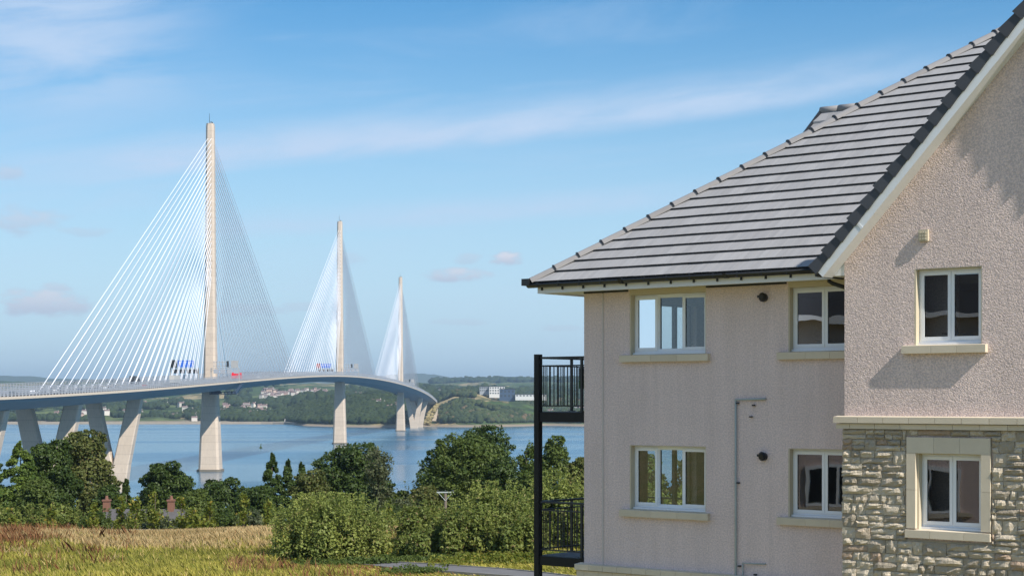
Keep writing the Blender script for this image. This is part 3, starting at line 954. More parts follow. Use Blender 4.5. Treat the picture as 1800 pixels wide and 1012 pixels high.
def lorry(D, off, col, label, L=13.0, H=4.0, flip=1):
    x, z = cx(D) + off, dz(D)
    o = empty('lorry', (x, D, z), -0.0232)
    m_ = mat('lorry_paint', col, 0.4)
    MB().box(-1.25, 1.25, -L / 2, L / 2 - 2.8, 1.1, H).build('cargo_box', m_, o)
    cb = MB(); cb.prism([(-1.22, L / 2 - 2.3, .7), (-1.22, L / 2, .7), (-1.22, L / 2, 2.0), (-1.22, L / 2 - .3, 3.2), (-1.22, L / 2 - 2.3, 3.5)], (2.44, 0, 0)); cab = cb.build('cab', m_, o)
    MB().box(-1.26, 1.26, L / 2 - 1.2, L / 2 - .35, 1.9, 2.8).build('window', M['car_glass'], cab)
    MB().box(-1.1, 1.1, -L / 2 + .1, L / 2 - .4, .65, 1.08).build('chassis', M['tyre'], o)
    for a in (-L / 2 + 1.2, -L / 2 + 2.5, L / 2 - 1.4):
        for s in (-1.0, 1.0): MB().tube([(s - .18, a, .5), (s + .18, a, .5)], .5, 10).build('wheel', M['tyre'], o)
    return tag(o, label, 'lorry')
lorry(1033, 12.5, (0.75, 0.02, 0.04), 'bright red lorry on the deck right of the nearest tower', 22, 4.6)
lorry(880, 9.0, (0.48, 0.47, 0.44), 'white lorry on the deck left of the nearest tower', 16, 4.8)
lorry(872, -9.5, (0.08, 0.09, 0.10), 'dark lorry on the far carriageway left of the nearest tower', 12, 4.6)
for D, off, col in [(590, 9, (.6, .6, .62)), (604, 12.5, (.04, .05, .06)), (640, 9, (.6, .61, .63)), (655, 12.8, (.5, .5, .5)), (700, 9.5, (.05, .07, .12)), (742, 9.5, (.6, .6, .6)), (800, 12.4, (.3, .04, .04)),
                    (1110, 12.4, (.6, .6, .6)), (1180, 9.2, (.04, .04, .05)), (1250, 12.4, (.5, .52, .55)), (1420, 9.4, (.06, .08, .15)), (1505, 12.4, (.5, .5, .5))]:
    v = sum(col)
    kind = 'dark' if v < .5 else 'pale'
    car(D, off, col, '%s car driving on the bridge deck %s the nearest tower' % (kind, 'left of' if D < 1016 else 'right of'), '%s cars %s the nearest tower' % (kind, 'left of' if D < 1016 else 'right of'))
# lane markers
# buoy on the water
p = at(458.5, 785, 42 * F / (787 - HZ)); 
b_ = empty('buoy', (p.x, p.y, 0))
MB().tube([(0, 0, -.4), (0, 0, .2), (0, 0, .9), (0, 0, 1.0)], [1.0, 1.35, 1.2, .5], 12).build('float', mat('buoy_yellow', (.55, .48, .05), .5), b_)
MB().tube([(0, 0, 1.0), (0, 0, 3.2)], [.5, .18], 6).box(-.5, .5, -.08, .08, 3.0, 3.5).build('topmark', mat('buoy_top', (.45, .45, .06), .5), b_)
tag(b_, 'small yellow channel buoy floating left of the middle tower', 'buoy')

# ------------------------------------------------------------------ the apartment building
# local frame: x along the wall (towards the camera side), y into the building, z up
UX, UY = 0.768, -0.640
BZ = 35.3
OX, OY = 1.28, 31.0
house = empty('apartment_building', (OX, OY, BZ), math.atan2(UY, UX))
tag(house, 'pink harled apartment building with grey tiled roof and a stone faced gable', 'building')
def Wp(px, py, y=0.0):
    """local (s, z) where the picture ray meets the plane local y"""
    k = (px - 900) / F
    ax, ay = OX + 0.640 * y, OY + 0.768 * y
    s = (k * ay - ax) / (UX - k * UY)
    Y = ay + UY * s
    return s, CAMZ + (HZ - py) / F * Y
def bb(name, mb, m_, parent=house, smooth=False):
    return mb.build(name, m_, parent, smooth, off=(0, 0, BZ))
R = 0.95         # the gable stands this far proud
G0, G1 = 5.72, 13.1
EZ = 44.08
TAN = 0.76
ZS = 43.90       # soffit
def wall_grid(s0, s1, z0, z1, y0, y1, holes):
    mb = MB()
    S = sorted(set([s0, s1] + [h[0] for h in holes] + [h[1] for h in holes])); Z = sorted(set([z0, z1] + [h[2] for h in holes] + [h[3] for h in holes]))
    def solid(i, j):
        if i < 0 or j < 0 or i >= len(S) - 1 or j >= len(Z) - 1: return False
        c_, d = (S[i] + S[i + 1]) / 2, (Z[j] + Z[j + 1]) / 2
        return not any(h[0] < c_ < h[1] and h[2] < d < h[3] for h in holes)
    for i in range(len(S) - 1):
        for j in range(len(Z) - 1):
            if not solid(i, j): continue
            a, b_, c_, d = S[i], S[i + 1], Z[j], Z[j + 1]
            mb.face([(a, y0, c_), (b_, y0, c_), (b_, y0, d), (a, y0, d)])
            mb.face([(a, y1, c_), (a, y1, d), (b_, y1, d), (b_, y1, c_)])
            if not solid(i - 1, j): mb.face([(a, y0, c_), (a, y0, d), (a, y1, d), (a, y1, c_)])
            if not solid(i + 1, j): mb.face([(b_, y0, c_), (b_, y1, c_), (b_, y1, d), (b_, y0, d)])
            if not solid(i, j - 1): mb.face([(a, y0, c_), (a, y1, c_), (b_, y1, c_), (b_, y0, c_)])
            if not solid(i, j + 1): mb.face([(a, y0, d), (b_, y0, d), (b_, y1, d), (a, y1, d)])
    return mb

def hole(px0, px1, py0, py1, y):
    a = Wp(px0, py0, y); b_ = Wp(px1, py1, y)
    m_ = Wp((px0 + px1) / 2, py0, y)[1]; n_ = Wp((px0 + px1) / 2, py1, y)[1]
    return [a[0], b_[0], n_, m_]
h1 = hole(1107, 1241, 490, 623, 0); h1[3] = ZS
h3 = hole(1107, 1241, 783, 898, 0)
h2 = hole(1385.5, 1500, 490, 618, 0); h2[1] = h2[0] + 1.22; h2[3] = ZS; h2[2] = h1[2]
h4 = hole(1385.5, 1500, 788, 912, 0); h4[1] = h4[0] + 1.22; h4[2], h4[3] = h3[2], h3[3]
g1 = hole(1607, 1726, 470, 606, -R)
g2 = hole(1612, 1727, 797, 933, -R)
main = wall_grid(0, 7.0, BZ - 1, ZS - .002, 0, .30, [h1, h2, h3, h4])
# movement bead: a shallow groove at px 1060 is a separate strip
main_o = bb('harled_wall', main, M['stucco_main'])
main_o['label'] = 'flat harled main wall in the shade of the gable'
d1 = [1.55, 3.15, 41.78, 43.80]; d2 = [1.55, 3.15, 39.1, 41.15]
# end wall (towards the balcony) with two balcony doors, built in y then turned
ew = wall_grid(.302, 7.5, BZ - 1, ZS - .002, 0, .28, [[d1[0], d1[1], d1[2], d1[3]], [d2[0], d2[1], d2[2], d2[3]]])
ew.v = [(v[1], v[0], v[2]) for v in ew.v]
bb('end_wall', ew, M['stucco_main'])
bb('back_wall', wall_grid(.282, G1, BZ - 1, ZS, 7.2, 7.5, []), M['stucco_main'])
bb('side_wall', MB().box(G1 - .28, G1, -R + .302, 7.19, BZ - 1, ZS), M['stucco_main'])
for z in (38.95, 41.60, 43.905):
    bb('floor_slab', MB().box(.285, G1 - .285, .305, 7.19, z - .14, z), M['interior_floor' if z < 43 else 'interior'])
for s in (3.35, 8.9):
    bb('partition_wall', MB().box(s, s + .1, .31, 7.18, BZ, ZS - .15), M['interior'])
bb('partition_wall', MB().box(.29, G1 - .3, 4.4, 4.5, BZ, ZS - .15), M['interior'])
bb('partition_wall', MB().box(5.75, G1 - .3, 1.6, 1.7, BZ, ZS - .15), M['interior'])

# gable wall
VZ0 = 44.0; VS0 = 5.355; AP = 9.43; SL = 1.045
STZ = Wp(1640, 752, -R)[1]
gw = wall_grid(G0, G1, BZ - 1, VZ0, -R, -R + .30, [g1, g2])
gw.box(G0, G0 + .3, -R + .301, -.001, BZ - 1, VZ0)
gz0 = VZ0 + .001
top_z = lambda s: VZ0 + SL * (min(s, 2 * AP - s) - VS0) - .24
gw.prism([(G0, -R, gz0), (G1, -R, gz0), (G1, -R, max(gz0 + .01, top_z(G1))), (AP, -R, top_z(AP)), (G0, -R, max(gz0 + .01, top_z(G0)))], (0, .3, 0))
go = bb('gable_wall', gw, M['stucco_gable']); go['label'] = 'coarse harled gable wall catching the sun'

# string course and plinth: two courses of cast stones, each a stone
def stone_run(name, parts_y, s0, s1, zt, hts, prs, lens, y, end=None):
    t = None
    for c_, (h, pr) in enumerate(zip(hts, prs)):
        z1 = zt - sum(hts[:c_]) - c_ * .002; z0 = z1 - h + .004
        s = s0 - pr * 0.9 + (0 if c_ % 2 == 0 else -.02)
        first = True
        while s < s1:
            L_ = lens * (0.55 if first and c_ % 2 else 1.0)
            e = min(s + L_, s1 + .05)
            mb = MB()
            b0 = .018 if c_ == 0 else .006
            p = [(s, y - pr, z0), (e - .006, y - pr, z0), (e - .006, y + .05, z0), (s, y + .05, z0), (s, y - pr, z1 - b0), (e - .006, y - pr, z1 - b0), (e - .006, y + .05, z1), (s, y + .05, z1)]
            mb.hexa(p)
            if t is None:
                t = bb(name, MB().box(s0 - .02, s1, y - min(prs) * .7, y + .04, zt - sum(hts) + .01, zt - .02), M['mortar'])
            bb('stone', mb, M['cream_stone'], t)
            s = e; first = False
    return t
zc = Wp(1640, 731, -R - .1)[1]
stone_run('string_course', None, G0, 9.6, zc, (.115, .085), (.135, .085), .42, -R)
zp = Wp(1060, 992, -.1)[1]
stone_run('plinth_course', None, 0, 7.0, zp, (.12, .12), (.13, .09), .31, 0)
bb('base_wall', MB().box(-.04, 7.0, -.05, -.003, BZ - 1, zp - .245), M['stucco_main'])

# rubble stone facing below the string course
face = bb('stone_facing', wall_grid(G0 - .012, 9.7, 38.6, zc - .2, -R - .02, -R - .002, [[g2[0] - .17, g2[1] + .17, g2[2] - .15, g2[3] + .26]]), M['mortar'])
sx0, sx1, sz0, sz1 = g2[0] - .16, g2[1] + .155, g2[2] - .145, g2[3] + .25
def rubble(a, b_, c_, d):
    """one rough stone; its face is a 4 x 3 grid pushed in and out"""
    w_, h = b_ - a, d - c_
    pr = random.uniform(.022, .052)
    nx, nz = (4, 3) if w_ > .15 else (3, 3)
    mb = MB(); g = []
    for j in range(nz + 1):
        for i in range(nx + 1):
            e = i in (0, nx) or j in (0, nz)
            y = -R - .021 - (pr * 0.40 if e else pr) - random.uniform(-.013, .015)
            jx = random.uniform(-.006, .006); jz = random.uniform(-.005, .005)
            g.append((a + w_ * i / nx + jx, y, c_ + h * j / nz + jz))
    mb.v += g
    W1 = nx + 1
    for j in range(nz):
        for i in range(nx): mb.f.append((j * W1 + i, j * W1 + i + 1, (j + 1) * W1 + i + 1, (j + 1) * W1 + i))
    rim = [i for i in range(W1)] + [j * W1 + nx for j in range(1, nz + 1)] + [nz * W1 + i for i in range(nx - 1, -1, -1)] + [j * W1 for j in range(nz - 1, 0, -1)]
    k0 = len(mb.v)
    mb.v += [(mb.v[r][0], -R - .012, mb.v[r][2]) for r in rim]
    for q in range(len(rim)):
        q2 = (q + 1) % len(rim); mb.f.append((rim[q], k0 + q, k0 + q2, rim[q2]))
    bb('stone', mb, M['stone'], face)
z = zc - .205; nst = 0
while z > 39.05:
    band = random.choice([.13, .17, .20, .15])
    s = G0 - .01 - random.uniform(0, .02)
    while s < 9.35:
        w_ = random.uniform(.24, .54)
        sub_ = [(z - band, z)] if random.random() < .42 or band < .14 else ([(z - band, z - band * .52), (z - band * .52, z)])
        if len(sub_) == 1 and random.random() < .4: w_ = random.uniform(.14, .26)
        for (c0, c1) in sub_:
            a = s
            ws = [w_] if random.random() < .6 or w_ < .24 else [w_ * .45, w_ * .55]
            for ww in ws:
                b_ = a + ww
                A, B_, C0, C1 = a + .004, b_ - .004, c0 + .0035, c1 - .0035
                # cut round the window surround
                if B_ > sx0 and A < sx1 and C1 > sz0 and C0 < sz1:
                    if A < sx0 - .04: B_ = sx0 - .005
                    elif B_ > sx1 + .04: A = sx1 + .005
                    elif C1 > sz1 + .03 : C0 = sz1 + .005
                    elif C0 < sz0 - .03: C1 = sz0 - .005
                    else: A = None
                    if A is not None and B_ > sx1 + .04 and A < sx0: A = None
                if A is not None and B_ - A > .03:
                    rubble(A, B_, C0, C1); nst += 1
                a = b_
        s += w_
    z -= band
print('stones', nst)

# ---- windows
def window(h, y, lights, sill=3, rev=.11, surround=None, head=0.0, label=None):
    """lights: list of (width share, 'sash' or 'fixed')"""
    s0, s1, z0, z1 = h
    yf = y + rev
    zf1 = z1 - head
    fr = MB(); fw = .045
    a0, a1, b0, b1 = s0 + .028, s1 - .014, z0 + .045, zf1 - .014
    fr.box(a0, a0 + fw, yf, yf + .07, b0, b1).box(a1 - fw, a1, yf, yf + .07, b0, b1)
    fr.box(a0 + fw, a1 - fw, yf + .001, yf + .069, b1 - fw, b1).box(a0 + fw, a1 - fw, yf + .001, yf + .069, b0, b0 + fw)
    o = bb('window', fr, M['white_upvc'])
    if label: o['label'] = label
    bb('weather_bar', MB().box(a0 - .012, a1 + .008, yf - .05, yf + .05, b0 - .032, b0 - .002), M['white_upvc'], o)
    bb('trickle_vent', MB().box(a0 + .16, a0 + .45, yf - .010, yf - .001, b1 - .026, b1 - .013), M['white_upvc'], o)
    W_ = a1 - a0 - 2 * fw; s = a0 + fw; tot = sum(l[0] for l in lights)
    mull = MB(); first = True
    for wd, kind in lights:
        e = s + W_ * wd / tot
        lo, hi = s + (0 if s == a0 + fw else .014), e - (0 if abs(e - (a1 - fw)) < 1e-6 else .014)
        if e < a1 - fw - .01: mull.box(e - .014, e + .014, yf + .002, yf + .068, b0 + fw, b1 - fw)
        sw = .048 if kind == 'sash' else .016
        yy = yf - .014 if kind == 'sash' else yf + .02
        ov = .010 if kind == 'sash' else 0.0
        z_0, z_1 = b0 + fw - ov, b1 - fw + ov; lo -= ov; hi += ov
        sh = MB()
        sh.box(lo, lo + sw, yy, yy + .05, z_0, z_1).box(hi - sw, hi, yy, yy + .05, z_0, z_1)
        sh.box(lo + sw, hi - sw, yy + .001, yy + .049, z_1 - sw, z_1).box(lo + sw, hi - sw, yy + .001, yy + .049, z_0, z_0 + sw)
        bb('sash' if kind == 'sash' else 'bead', sh, M['white_upvc'], o)
        gk = MB(); gk.box(lo + sw, lo + sw + .006, yy + .012, yy + .04, z_0 + sw, z_1 - sw).box(hi - sw - .006, hi - sw, yy + .012, yy + .04, z_0 + sw, z_1 - sw)
        bb('gasket', gk, M['black_plastic'], o)
        gl = MB(); gl.face([(lo + sw, yy + .02, z_0 + sw), (hi - sw, yy + .02, z_0 + sw), (hi - sw, yy + .02, z_1 - sw), (lo + sw, yy + .02, z_1 - sw)])
        bb('pane', gl, M['glass'], o)
        if kind == 'sash':
            side = hi - sw - .02 if first else lo + sw + .02
            bb('handle', MB().box(min(side, side + (-.10 if first else .10)), max(side, side + (-.10 if first else .10)), yy + .052, yy + .075, z_0 + .085, z_0 + .10), M['black_plastic'], o)
        first = False
        s = e
    if mull.v: bb('mullion', mull, M['white_upvc'], o)
    # cream reveals
    rv = MB()
    rv.box(s0 + .001, s0 + .026, y + .001, y + .125, z0, z1 - .001).box(s1 - .012, s1 - .001, y + .001, y + .125, z0, z1 - .001)
    rv.box(s0 + .027, s1 - .013, y + .002, y + .125, zf1 - .012, z1 - .002)
    bb('reveal', rv, M['cream_reveal'], o)
    # stone sill in pieces
    ss0, ss1 = s0 - .17, s1 + .09
    if surround: ss0, ss1 = s0 - .16, s1 + .15
    cuts = [ss0 + (ss1 - ss0) * k for k in ((0, .36, .66, 1) if sill == 3 else (0, .3, .7, 1))]
    for k in range(len(cuts) - 1):
        a, b_ = cuts[k] + .002, cuts[k + 1] - .002
        pr = .085
        zt, zb = z0 + .012, z0 - .118
        p = [(a, y - pr, zb), (b_, y - pr, zb), (b_, y + .12, zb), (a, y + .12, zb), (a, y - pr, zt - .016), (b_, y - pr, zt - .016), (b_, y + .12, zt + .006), (a, y + .12, zt + .006)]
        if k > 0 or k < len(cuts) - 2 or True:
            bb('sill_stone', MB().hexa(p), M['cream_stone'], o)
    if surround:
        yo = y - .062
        jz = [z0 + .016, z0 + (z1 - z0) * .52, z1]
        for a, b_ in ((s0 - .145, s0), (s1, s1 + .145)):
            for k in range(2):
                bb('surround_stone', MB().box(a, b_, yo, y + .10, jz[k] + .002, jz[k + 1] - .002), M['cream_stone'], o)
        c3 = [s0 - .145, s0 - .145 + .44, s1 + .145 - .47, s1 + .145]
        for k in range(3):
            bb('surround_stone', MB().box(c3[k] + .002, c3[k + 1] - .002, yo, y + .10, z1 + .001, z1 + .235), M['cream_stone'], o)
    return o
L3 = [(.31, 'sash'), (.36, 'fixed'), (.33, 'sash')]
L2 = [(.5, 'sash'), (.5, 'sash')]
window(h1, 0, L3, head=.085, label='upper three light window showing sky through the room')
window(h3, 0, L3, label='lower three light window showing trees through the room')
window(h2, 0, L2, head=.085, label='upper two light window beside the gable')
window(h4, 0, L2, label='lower two light window beside the stone facing')
window(g1, -R, L2, label='two light window in the harled gable')
window(g2, -R, L2, surround=True, sill=4, label='two light window with a stone surround')
# balcony doors in the end wall
for d in (d1, d2):
    f = MB()
    y0_, y1_ = d[0] + .005, d[1] - .005; zA, zB = d[2] + .005, d[3] - .005
    mid = (y0_ + y1_) / 2
    for a, b_ in ((y0_, y0_ + .06), (mid + .25, mid + .33), (y1_ - .06, y1_)): f.box(.09, .16, a, b_, zA, zB)
    f.box(.091, .159, y0_ + .061, y1_ - .061, zA, zA + .07).box(.091, .159, y0_ + .061, y1_ - .061, zB - .06, zB)
    o = bb('balcony_door', f, M['black_plastic'])
    g_ = MB(); g_.face([(.12, y0_ + .06, zA + .07), (.12, mid + .25, zA + .07), (.12, mid + .25, zB - .06), (.12, y0_ + .06, zB - .06)]); g_.face([(.12, mid + .33, zA + .07), (.12, y1_ - .06, zA + .07), (.12, y1_ - .06, zB - .06), (.12, mid + .33, zB - .06)])
    bb('pane', g_, M['glass'], o)

# ---- roof
roof = bb('roof', MB().hexa([(-.66, -.50, EZ - .06), (5.2, -.50, EZ - .06), (5.6, 6.4, EZ + TAN * 6.95 - .06), (6.0, 6.4, EZ + TAN * 6.95 - .06),
                            (-.66, -.50, EZ - .02), (5.2, -.50, EZ - .02), (5.6, 6.4, EZ + TAN * 6.95 - .03), (6.0, 6.4, EZ + TAN * 6.95 - .03)]), M['tile_edge']) if False else None
def rz(y): return EZ + TAN * (y + .55)
SH0 = -.707
def hip_s(y): return SH0 + (y + .55)            # the hip climbs at 45 degrees in plan
def valley_s(z): return VS0 + (z - VZ0) / SL
YT = 6.3
rf = MB()
ya, yb = -.5, YT
q = [(hip_s(ya) + .02, ya, rz(ya) - .03), (valley_s(rz(ya)) + .25, ya, rz(ya) - .03), (valley_s(rz(yb)) + .3, yb, rz(yb) - .03), (hip_s(yb) + .02, yb, rz(yb) - .03)]
rf.prism(q, (0, 0, -.05))
# hidden end slope and the slopes of the gable
rf.prism([(SH0, -.55, EZ - .04), (hip_s(YT), YT, rz(YT) - .04), (hip_s(YT), 14 - YT, rz(YT) - .04), (SH0, 14.5, EZ - .04)], (0, 0, -.05))
roof = bb('roof', rf, M['tile_edge'])
grf = MB()
for sgn in (1, -1):
    f_ = lambda s: s if sgn > 0 else 2 * AP - s
    a, b_ = VS0 + .03, AP
    za, zb_ = VZ0 - .02, VZ0 + SL * (AP - VS0) - .02
    grf.prism([(f_(a), -R - .28, za), (f_(b_), -R - .28, zb_), (f_(b_), 8.0, zb_), (f_(a), 8.0 if sgn < 0 else -.4, za)], (0, 0, -.12))
groof = bb('gable_roof', grf, M['tile_edge'])

# main slope tiles, one by one: thin slabs with a central groove, each course lapped over the one below
GA = .308 * math.cos(math.atan(TAN)); NC = 25; TWD = .305
slope = Vector((0, math.cos(math.atan(TAN)), math.sin(math.atan(TAN))))
nrm = Vector((0, -slope.z, slope.y))
tile_me = None; ntile = 0; rest = MB(); full_v = None
def tile_mesh(poly):
    """poly in (s, l) of the slope; lower edge stands proud"""
    mb = MB()
    top, bot = [], []
    for s, l in poly:
        lift = .060 - .042 * (l / .36)
        p = Vector((s, 0, 0)) + slope * l
        top.append(p + nrm * lift); bot.append(p + nrm * (lift - .046))
    n = len(poly); mb.v += [tuple(p) for p in top] + [tuple(p) for p in bot]
    mb.f.append(tuple(range(n))); mb.f.append(tuple(n + k for k in reversed(range(n))))
    for k in range(n):
        k2 = (k + 1) % n; mb.f.append((k, n + k, n + k2, k2))
    return mb
def full_tile():
    mb = MB()
    for a, b_, e in ((.001, .149, .0), (.156, .304, .0)):
        m_ = tile_mesh([(a, 0), (b_, 0), (b_, .35), (a, .35)]); i = len(mb.v)
        mb.v += m_.v; mb.f += [tuple(i + k for k in f) for f in m_.f]
    m_ = tile_mesh([(.148, .004), (.157, .004), (.157, .35), (.148, .35)])
    i = len(mb.v); mb.v += [(v[0], v[1] - nrm.y * .004, v[2] - nrm.z * .004) for v in m_.v]; mb.f += [tuple(i + k for k in f) for f in m_.f]
    return mb
def clip(poly, sh_, slp):
    """keep s >= sh_ + slp*l"""
    out = []
    n = len(poly)
    for k in range(n):
        a, b_ = poly[k], poly[(k + 1) % n]
        fa, fb = a[0] - (sh_ + slp * a[1]), b_[0] - (sh_ + slp * b_[1])
        if fa >= 0: out.append(a)
        if fa * fb < 0:
            t = fa / (fa - fb); out.append((a[0] + t * (b_[0] - a[0]), a[1] + t * (b_[1] - a[1])))
    return out
HS = GA / .308
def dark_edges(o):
    """darken the front edges: the shadow line under each course put into colour"""
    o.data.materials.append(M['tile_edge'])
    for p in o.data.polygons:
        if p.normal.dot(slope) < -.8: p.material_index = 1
for c_ in range(NC):
    y = -.57 + c_ * GA
    if c_ == 0: y = -.585
    z = rz(y) - .02
    off = (TWD / 2) * (c_ % 2)
    k0 = int(math.floor((hip_s(y) - off) / TWD)) ; k1 = int((valley_s(z + .1) + .05 - off) / TWD)
    for k in range(k0, k1 + 1):
        s = k * TWD + off
        if s + TWD < hip_s(y) + .03: continue
        loc = (s, y, z - BZ)
        if ntile >= 300:                       # the small tiles near the top: one joined part
            if s < hip_s(y) + .40 * HS:
                p = clip([(.001, 0), (.304, 0), (.304, .35), (.001, .35)], hip_s(y) - .03 - s, HS)
                if len(p) < 3: continue
                m2 = tile_mesh(p)
            else: m2 = full_tile()
            i0 = len(rest.v); rest.v += [(v[0] + s, v[1] + y, v[2] + z - BZ) for v in m2.v]; rest.f += [tuple(i0 + q_ for q_ in f) for f in m2.f]
            continue
        cut = hip_s(y) - s > -.25
        if cut and s < hip_s(y) + .40 * HS:
            p = clip([(.001, 0), (.304, 0), (.304, .35), (.001, .35)], hip_s(y) - .03 - s, HS)
            if len(p) < 3: continue
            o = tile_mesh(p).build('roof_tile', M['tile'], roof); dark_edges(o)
        elif tile_me is None:
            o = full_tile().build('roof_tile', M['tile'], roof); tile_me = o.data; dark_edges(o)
        else:
            o = bpy.data.objects.new('roof_tile', tile_me); COL.objects.link(o); o.parent = roof
        o.location = loc; o.location.z += random.uniform(-.002, .002); ntile += 1
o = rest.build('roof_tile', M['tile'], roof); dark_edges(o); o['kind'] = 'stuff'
print('tiles', ntile)

# hip cappings
hd = Vector((1, 1, TAN)).normalized(); side_ = Vector((1, -1, 0)).normalized(); upv = side_.cross(hd).normalized()
if upv.z < 0: upv = -upv
hl = (YT + .3) * math.sqrt(2 + TAN * TAN)
n = 22; seg = hl / n * 1.02
hp0 = Vector((SH0 - .03, -.58, EZ - .01 - BZ))
cap = MB()
def capring(d, r, lift):
    return [tuple(hd * d + side_ * (r * math.cos(a)) + upv * (r * math.sin(a) * .72 + lift)) for a in [math.radians(q_) for q_ in (-15, 20, 55, 90, 125, 160, 195)]]
rings = [capring(0, .108, .010), capring(0, .104, .010), capring(seg * .97, .098, -.004)]
loft([r for r in rings], cap)
cme = None
for k in range(n):
    if cme is None: o = cap.build('hip_tile', M['ridge'], roof); cme = o.data
    else:
        o = bpy.data.objects.new('hip_tile', cme); COL.objects.link(o); o.parent = roof
    o.location = hp0 + hd * (k * hl / n)
col_ = MB(); loft([capring(-.012, .116, .012), capring(.014, .116, .010)], col_)
cme = None
for k in range(1, n):
    if cme is None: o = col_.build('hip_clip', M['black_plastic'], roof); cme = o.data
    else:
        o = bpy.data.objects.new('hip_clip', cme); COL.objects.link(o); o.parent = roof
    o.location = hp0 + hd * (k * hl / n)
o = bb('hip_end', MB().box(-.14, .02, -.14, .02, BZ - .07, BZ + .05), M['black_plastic'], roof); o.location = (SH0 - .02, -.56, EZ - BZ)

# small rear roof showing over the hip
yr = 6.6
P_ = [Wp(1447, 196, yr), Wp(1500, 187.5, yr), Wp(1508, 240, yr), Wp(1426, 240, yr)]
w0 = P_[0][0]; w1 = P_[1][0] + .6; zt_ = P_[0][1]; zb_ = P_[3][1] - .6
rr = MB()
rr.prism([(w0 - (zt_ - zb_) * .45, yr - (zt_ - zb_) / TAN * .5, zb_), (w1, yr - (zt_ - zb_) / TAN * .5, zb_), (w1, yr, zt_), (w0, yr, zt_)], (0, .3, -.05))
ro = bb('rear_roof', rr, M['tile_edge'])
H_ = zt_ - zb_
for c_ in range(4):
    f0, f1 = c_ / 4, (c_ + 1) / 4 + .03
    for k in range(9):
        sa = w0 - H_ * .45 * (1 - f0) + k * .3; sb = sa + .295
        if sa > w1: break
        sh = H_ * .45 * (f1 - f0) if k == 0 else 0
        za, zb2 = zb_ + H_ * f0, zb_ + H_ * min(f1, 1); yA, yB = yr - (zt_ - za) / TAN * .5, yr - (zt_ - zb2) / TAN * .5
        bb('roof_tile', MB().hexa([(sa, yA - .03, za + .01), (sb, yA - .03, za + .01), (sb + .0, yB - .01, zb2), (sa + sh, yB - .01, zb2), (sa, yA - .03, za + .05), (sb, yA - .03, za + .05), (sb, yB - .01, zb2 + .02), (sa + sh, yB - .01, zb2 + .02)]), M['tile'], ro)
for k in range(4):
    a = w0 - .05 + k * .42
    bb('ridge_tile', MB().tube([(a, yr, zt_ + .01), (a + .41, yr, zt_ + .01)], [.085, .078], 8), M['ridge'], ro, True)
bb('rear_verge', MB().tube([(w0 - .03, yr - .02, zt_), (w0 - H_ * .45 - .03, yr - H_ / TAN * .5, zb_)], .05, 6), M['black_plastic'], ro)

# fascia, soffit, gutter
S1 = VS0 + .02
fas = bb('fascia', MB().box(SH0 + .07, S1, -.525, -.505, ZS - .03, EZ - .03), M['white_paint'])
bb('fascia', MB().box(SH0 + .07, SH0 + .09, -.504, 7.9, ZS - .03, EZ - .03), M['white_paint'])
bb('soffit', MB().box(SH0 + .091, 7.0, -.504, -.003, ZS, ZS + .02).box(SH0 + .091, -.003, -.002, 7.9, ZS, ZS + .02), M['white_paint'])
for a, b_ in ((.01, h1[0] - .03), (h1[1] + .01, h2[0] - .03)):
    bb('eaves_vent', MB().box(a, b_, -.025, -.002, ZS - .035, ZS - .002), M['black_plastic'])
def gut_prof(s):
    r = .075; y0_, z0_ = -.610, EZ - .045
    return [(s, y0_ + r * math.cos(a), z0_ + r * math.sin(a) * .95) for a in [math.radians(q_) for q_ in (180, 205, 230, 255, 285, 310, 335, 360)]] + [(s, y0_ + (r - .008) * math.cos(a), z0_ + (r - .008) * math.sin(a)) for a in [math.radians(q_) for q_ in (360, 320, 270, 220, 180)]]
gut = MB(); loft([gut_prof(SH0 - .07), gut_prof(S1 - .03)], gut)
gu = bb('gutter', gut, M['black_plastic'], house, True)
for k in range(13):
    s = SH0 + .18 + k * .46
    if s > S1: break
    bk = MB(); bk.box(-.014, .014, -.075, .075, -.072, -.058).box(-.014, .014, .045, .075, -.13, .0).box(-.014, .014, -.076, -.064, -.06, .01)
    o = bb('gutter_bracket', MB(), M['black_plastic'], gu) if False else bk.build('gutter_bracket', M['black_plastic'], gu)
    o.location = (s, -.598, EZ - .03 - BZ)
for k in range(3):
    s = SH0 + 1.95 + k * 2.1
    un = MB(); loft([[(v[0], -.598 + (v[1] + .598) * 1.12, EZ - .045 + (v[2] - EZ + .045) * 1.12) for v in gut_prof(s)], [(v[0], -.598 + (v[1] + .598) * 1.12, EZ - .045 + (v[2] - EZ + .045) * 1.12) for v in gut_prof(s + .07)]], un)
    bb('gutter_union', un, M['black_plastic'], gu)
bb('gutter_outlet', MB().box(S1 - .20, S1 - .04, -.69, -.51, EZ - .15, EZ - .02), M['black_plastic'], gu)
# offset bend and downpipe in the corner
bb('downpipe', MB().tube([(5.12, -.36, ZS + .0), (5.12, -.36, ZS - .05), (5.18, -.34, ZS - .09), (5.66, -.12, ZS - .27), (5.69, -.06, ZS - .34), (5.69, -.06, 37.0)], .034, 10), M['black_plastic'], house, True)
bb('cream_panel', MB().box(h2[0] - .0, h2[1], -.004, -.003, ZS - .012, ZS - .003), M['cream_reveal'])

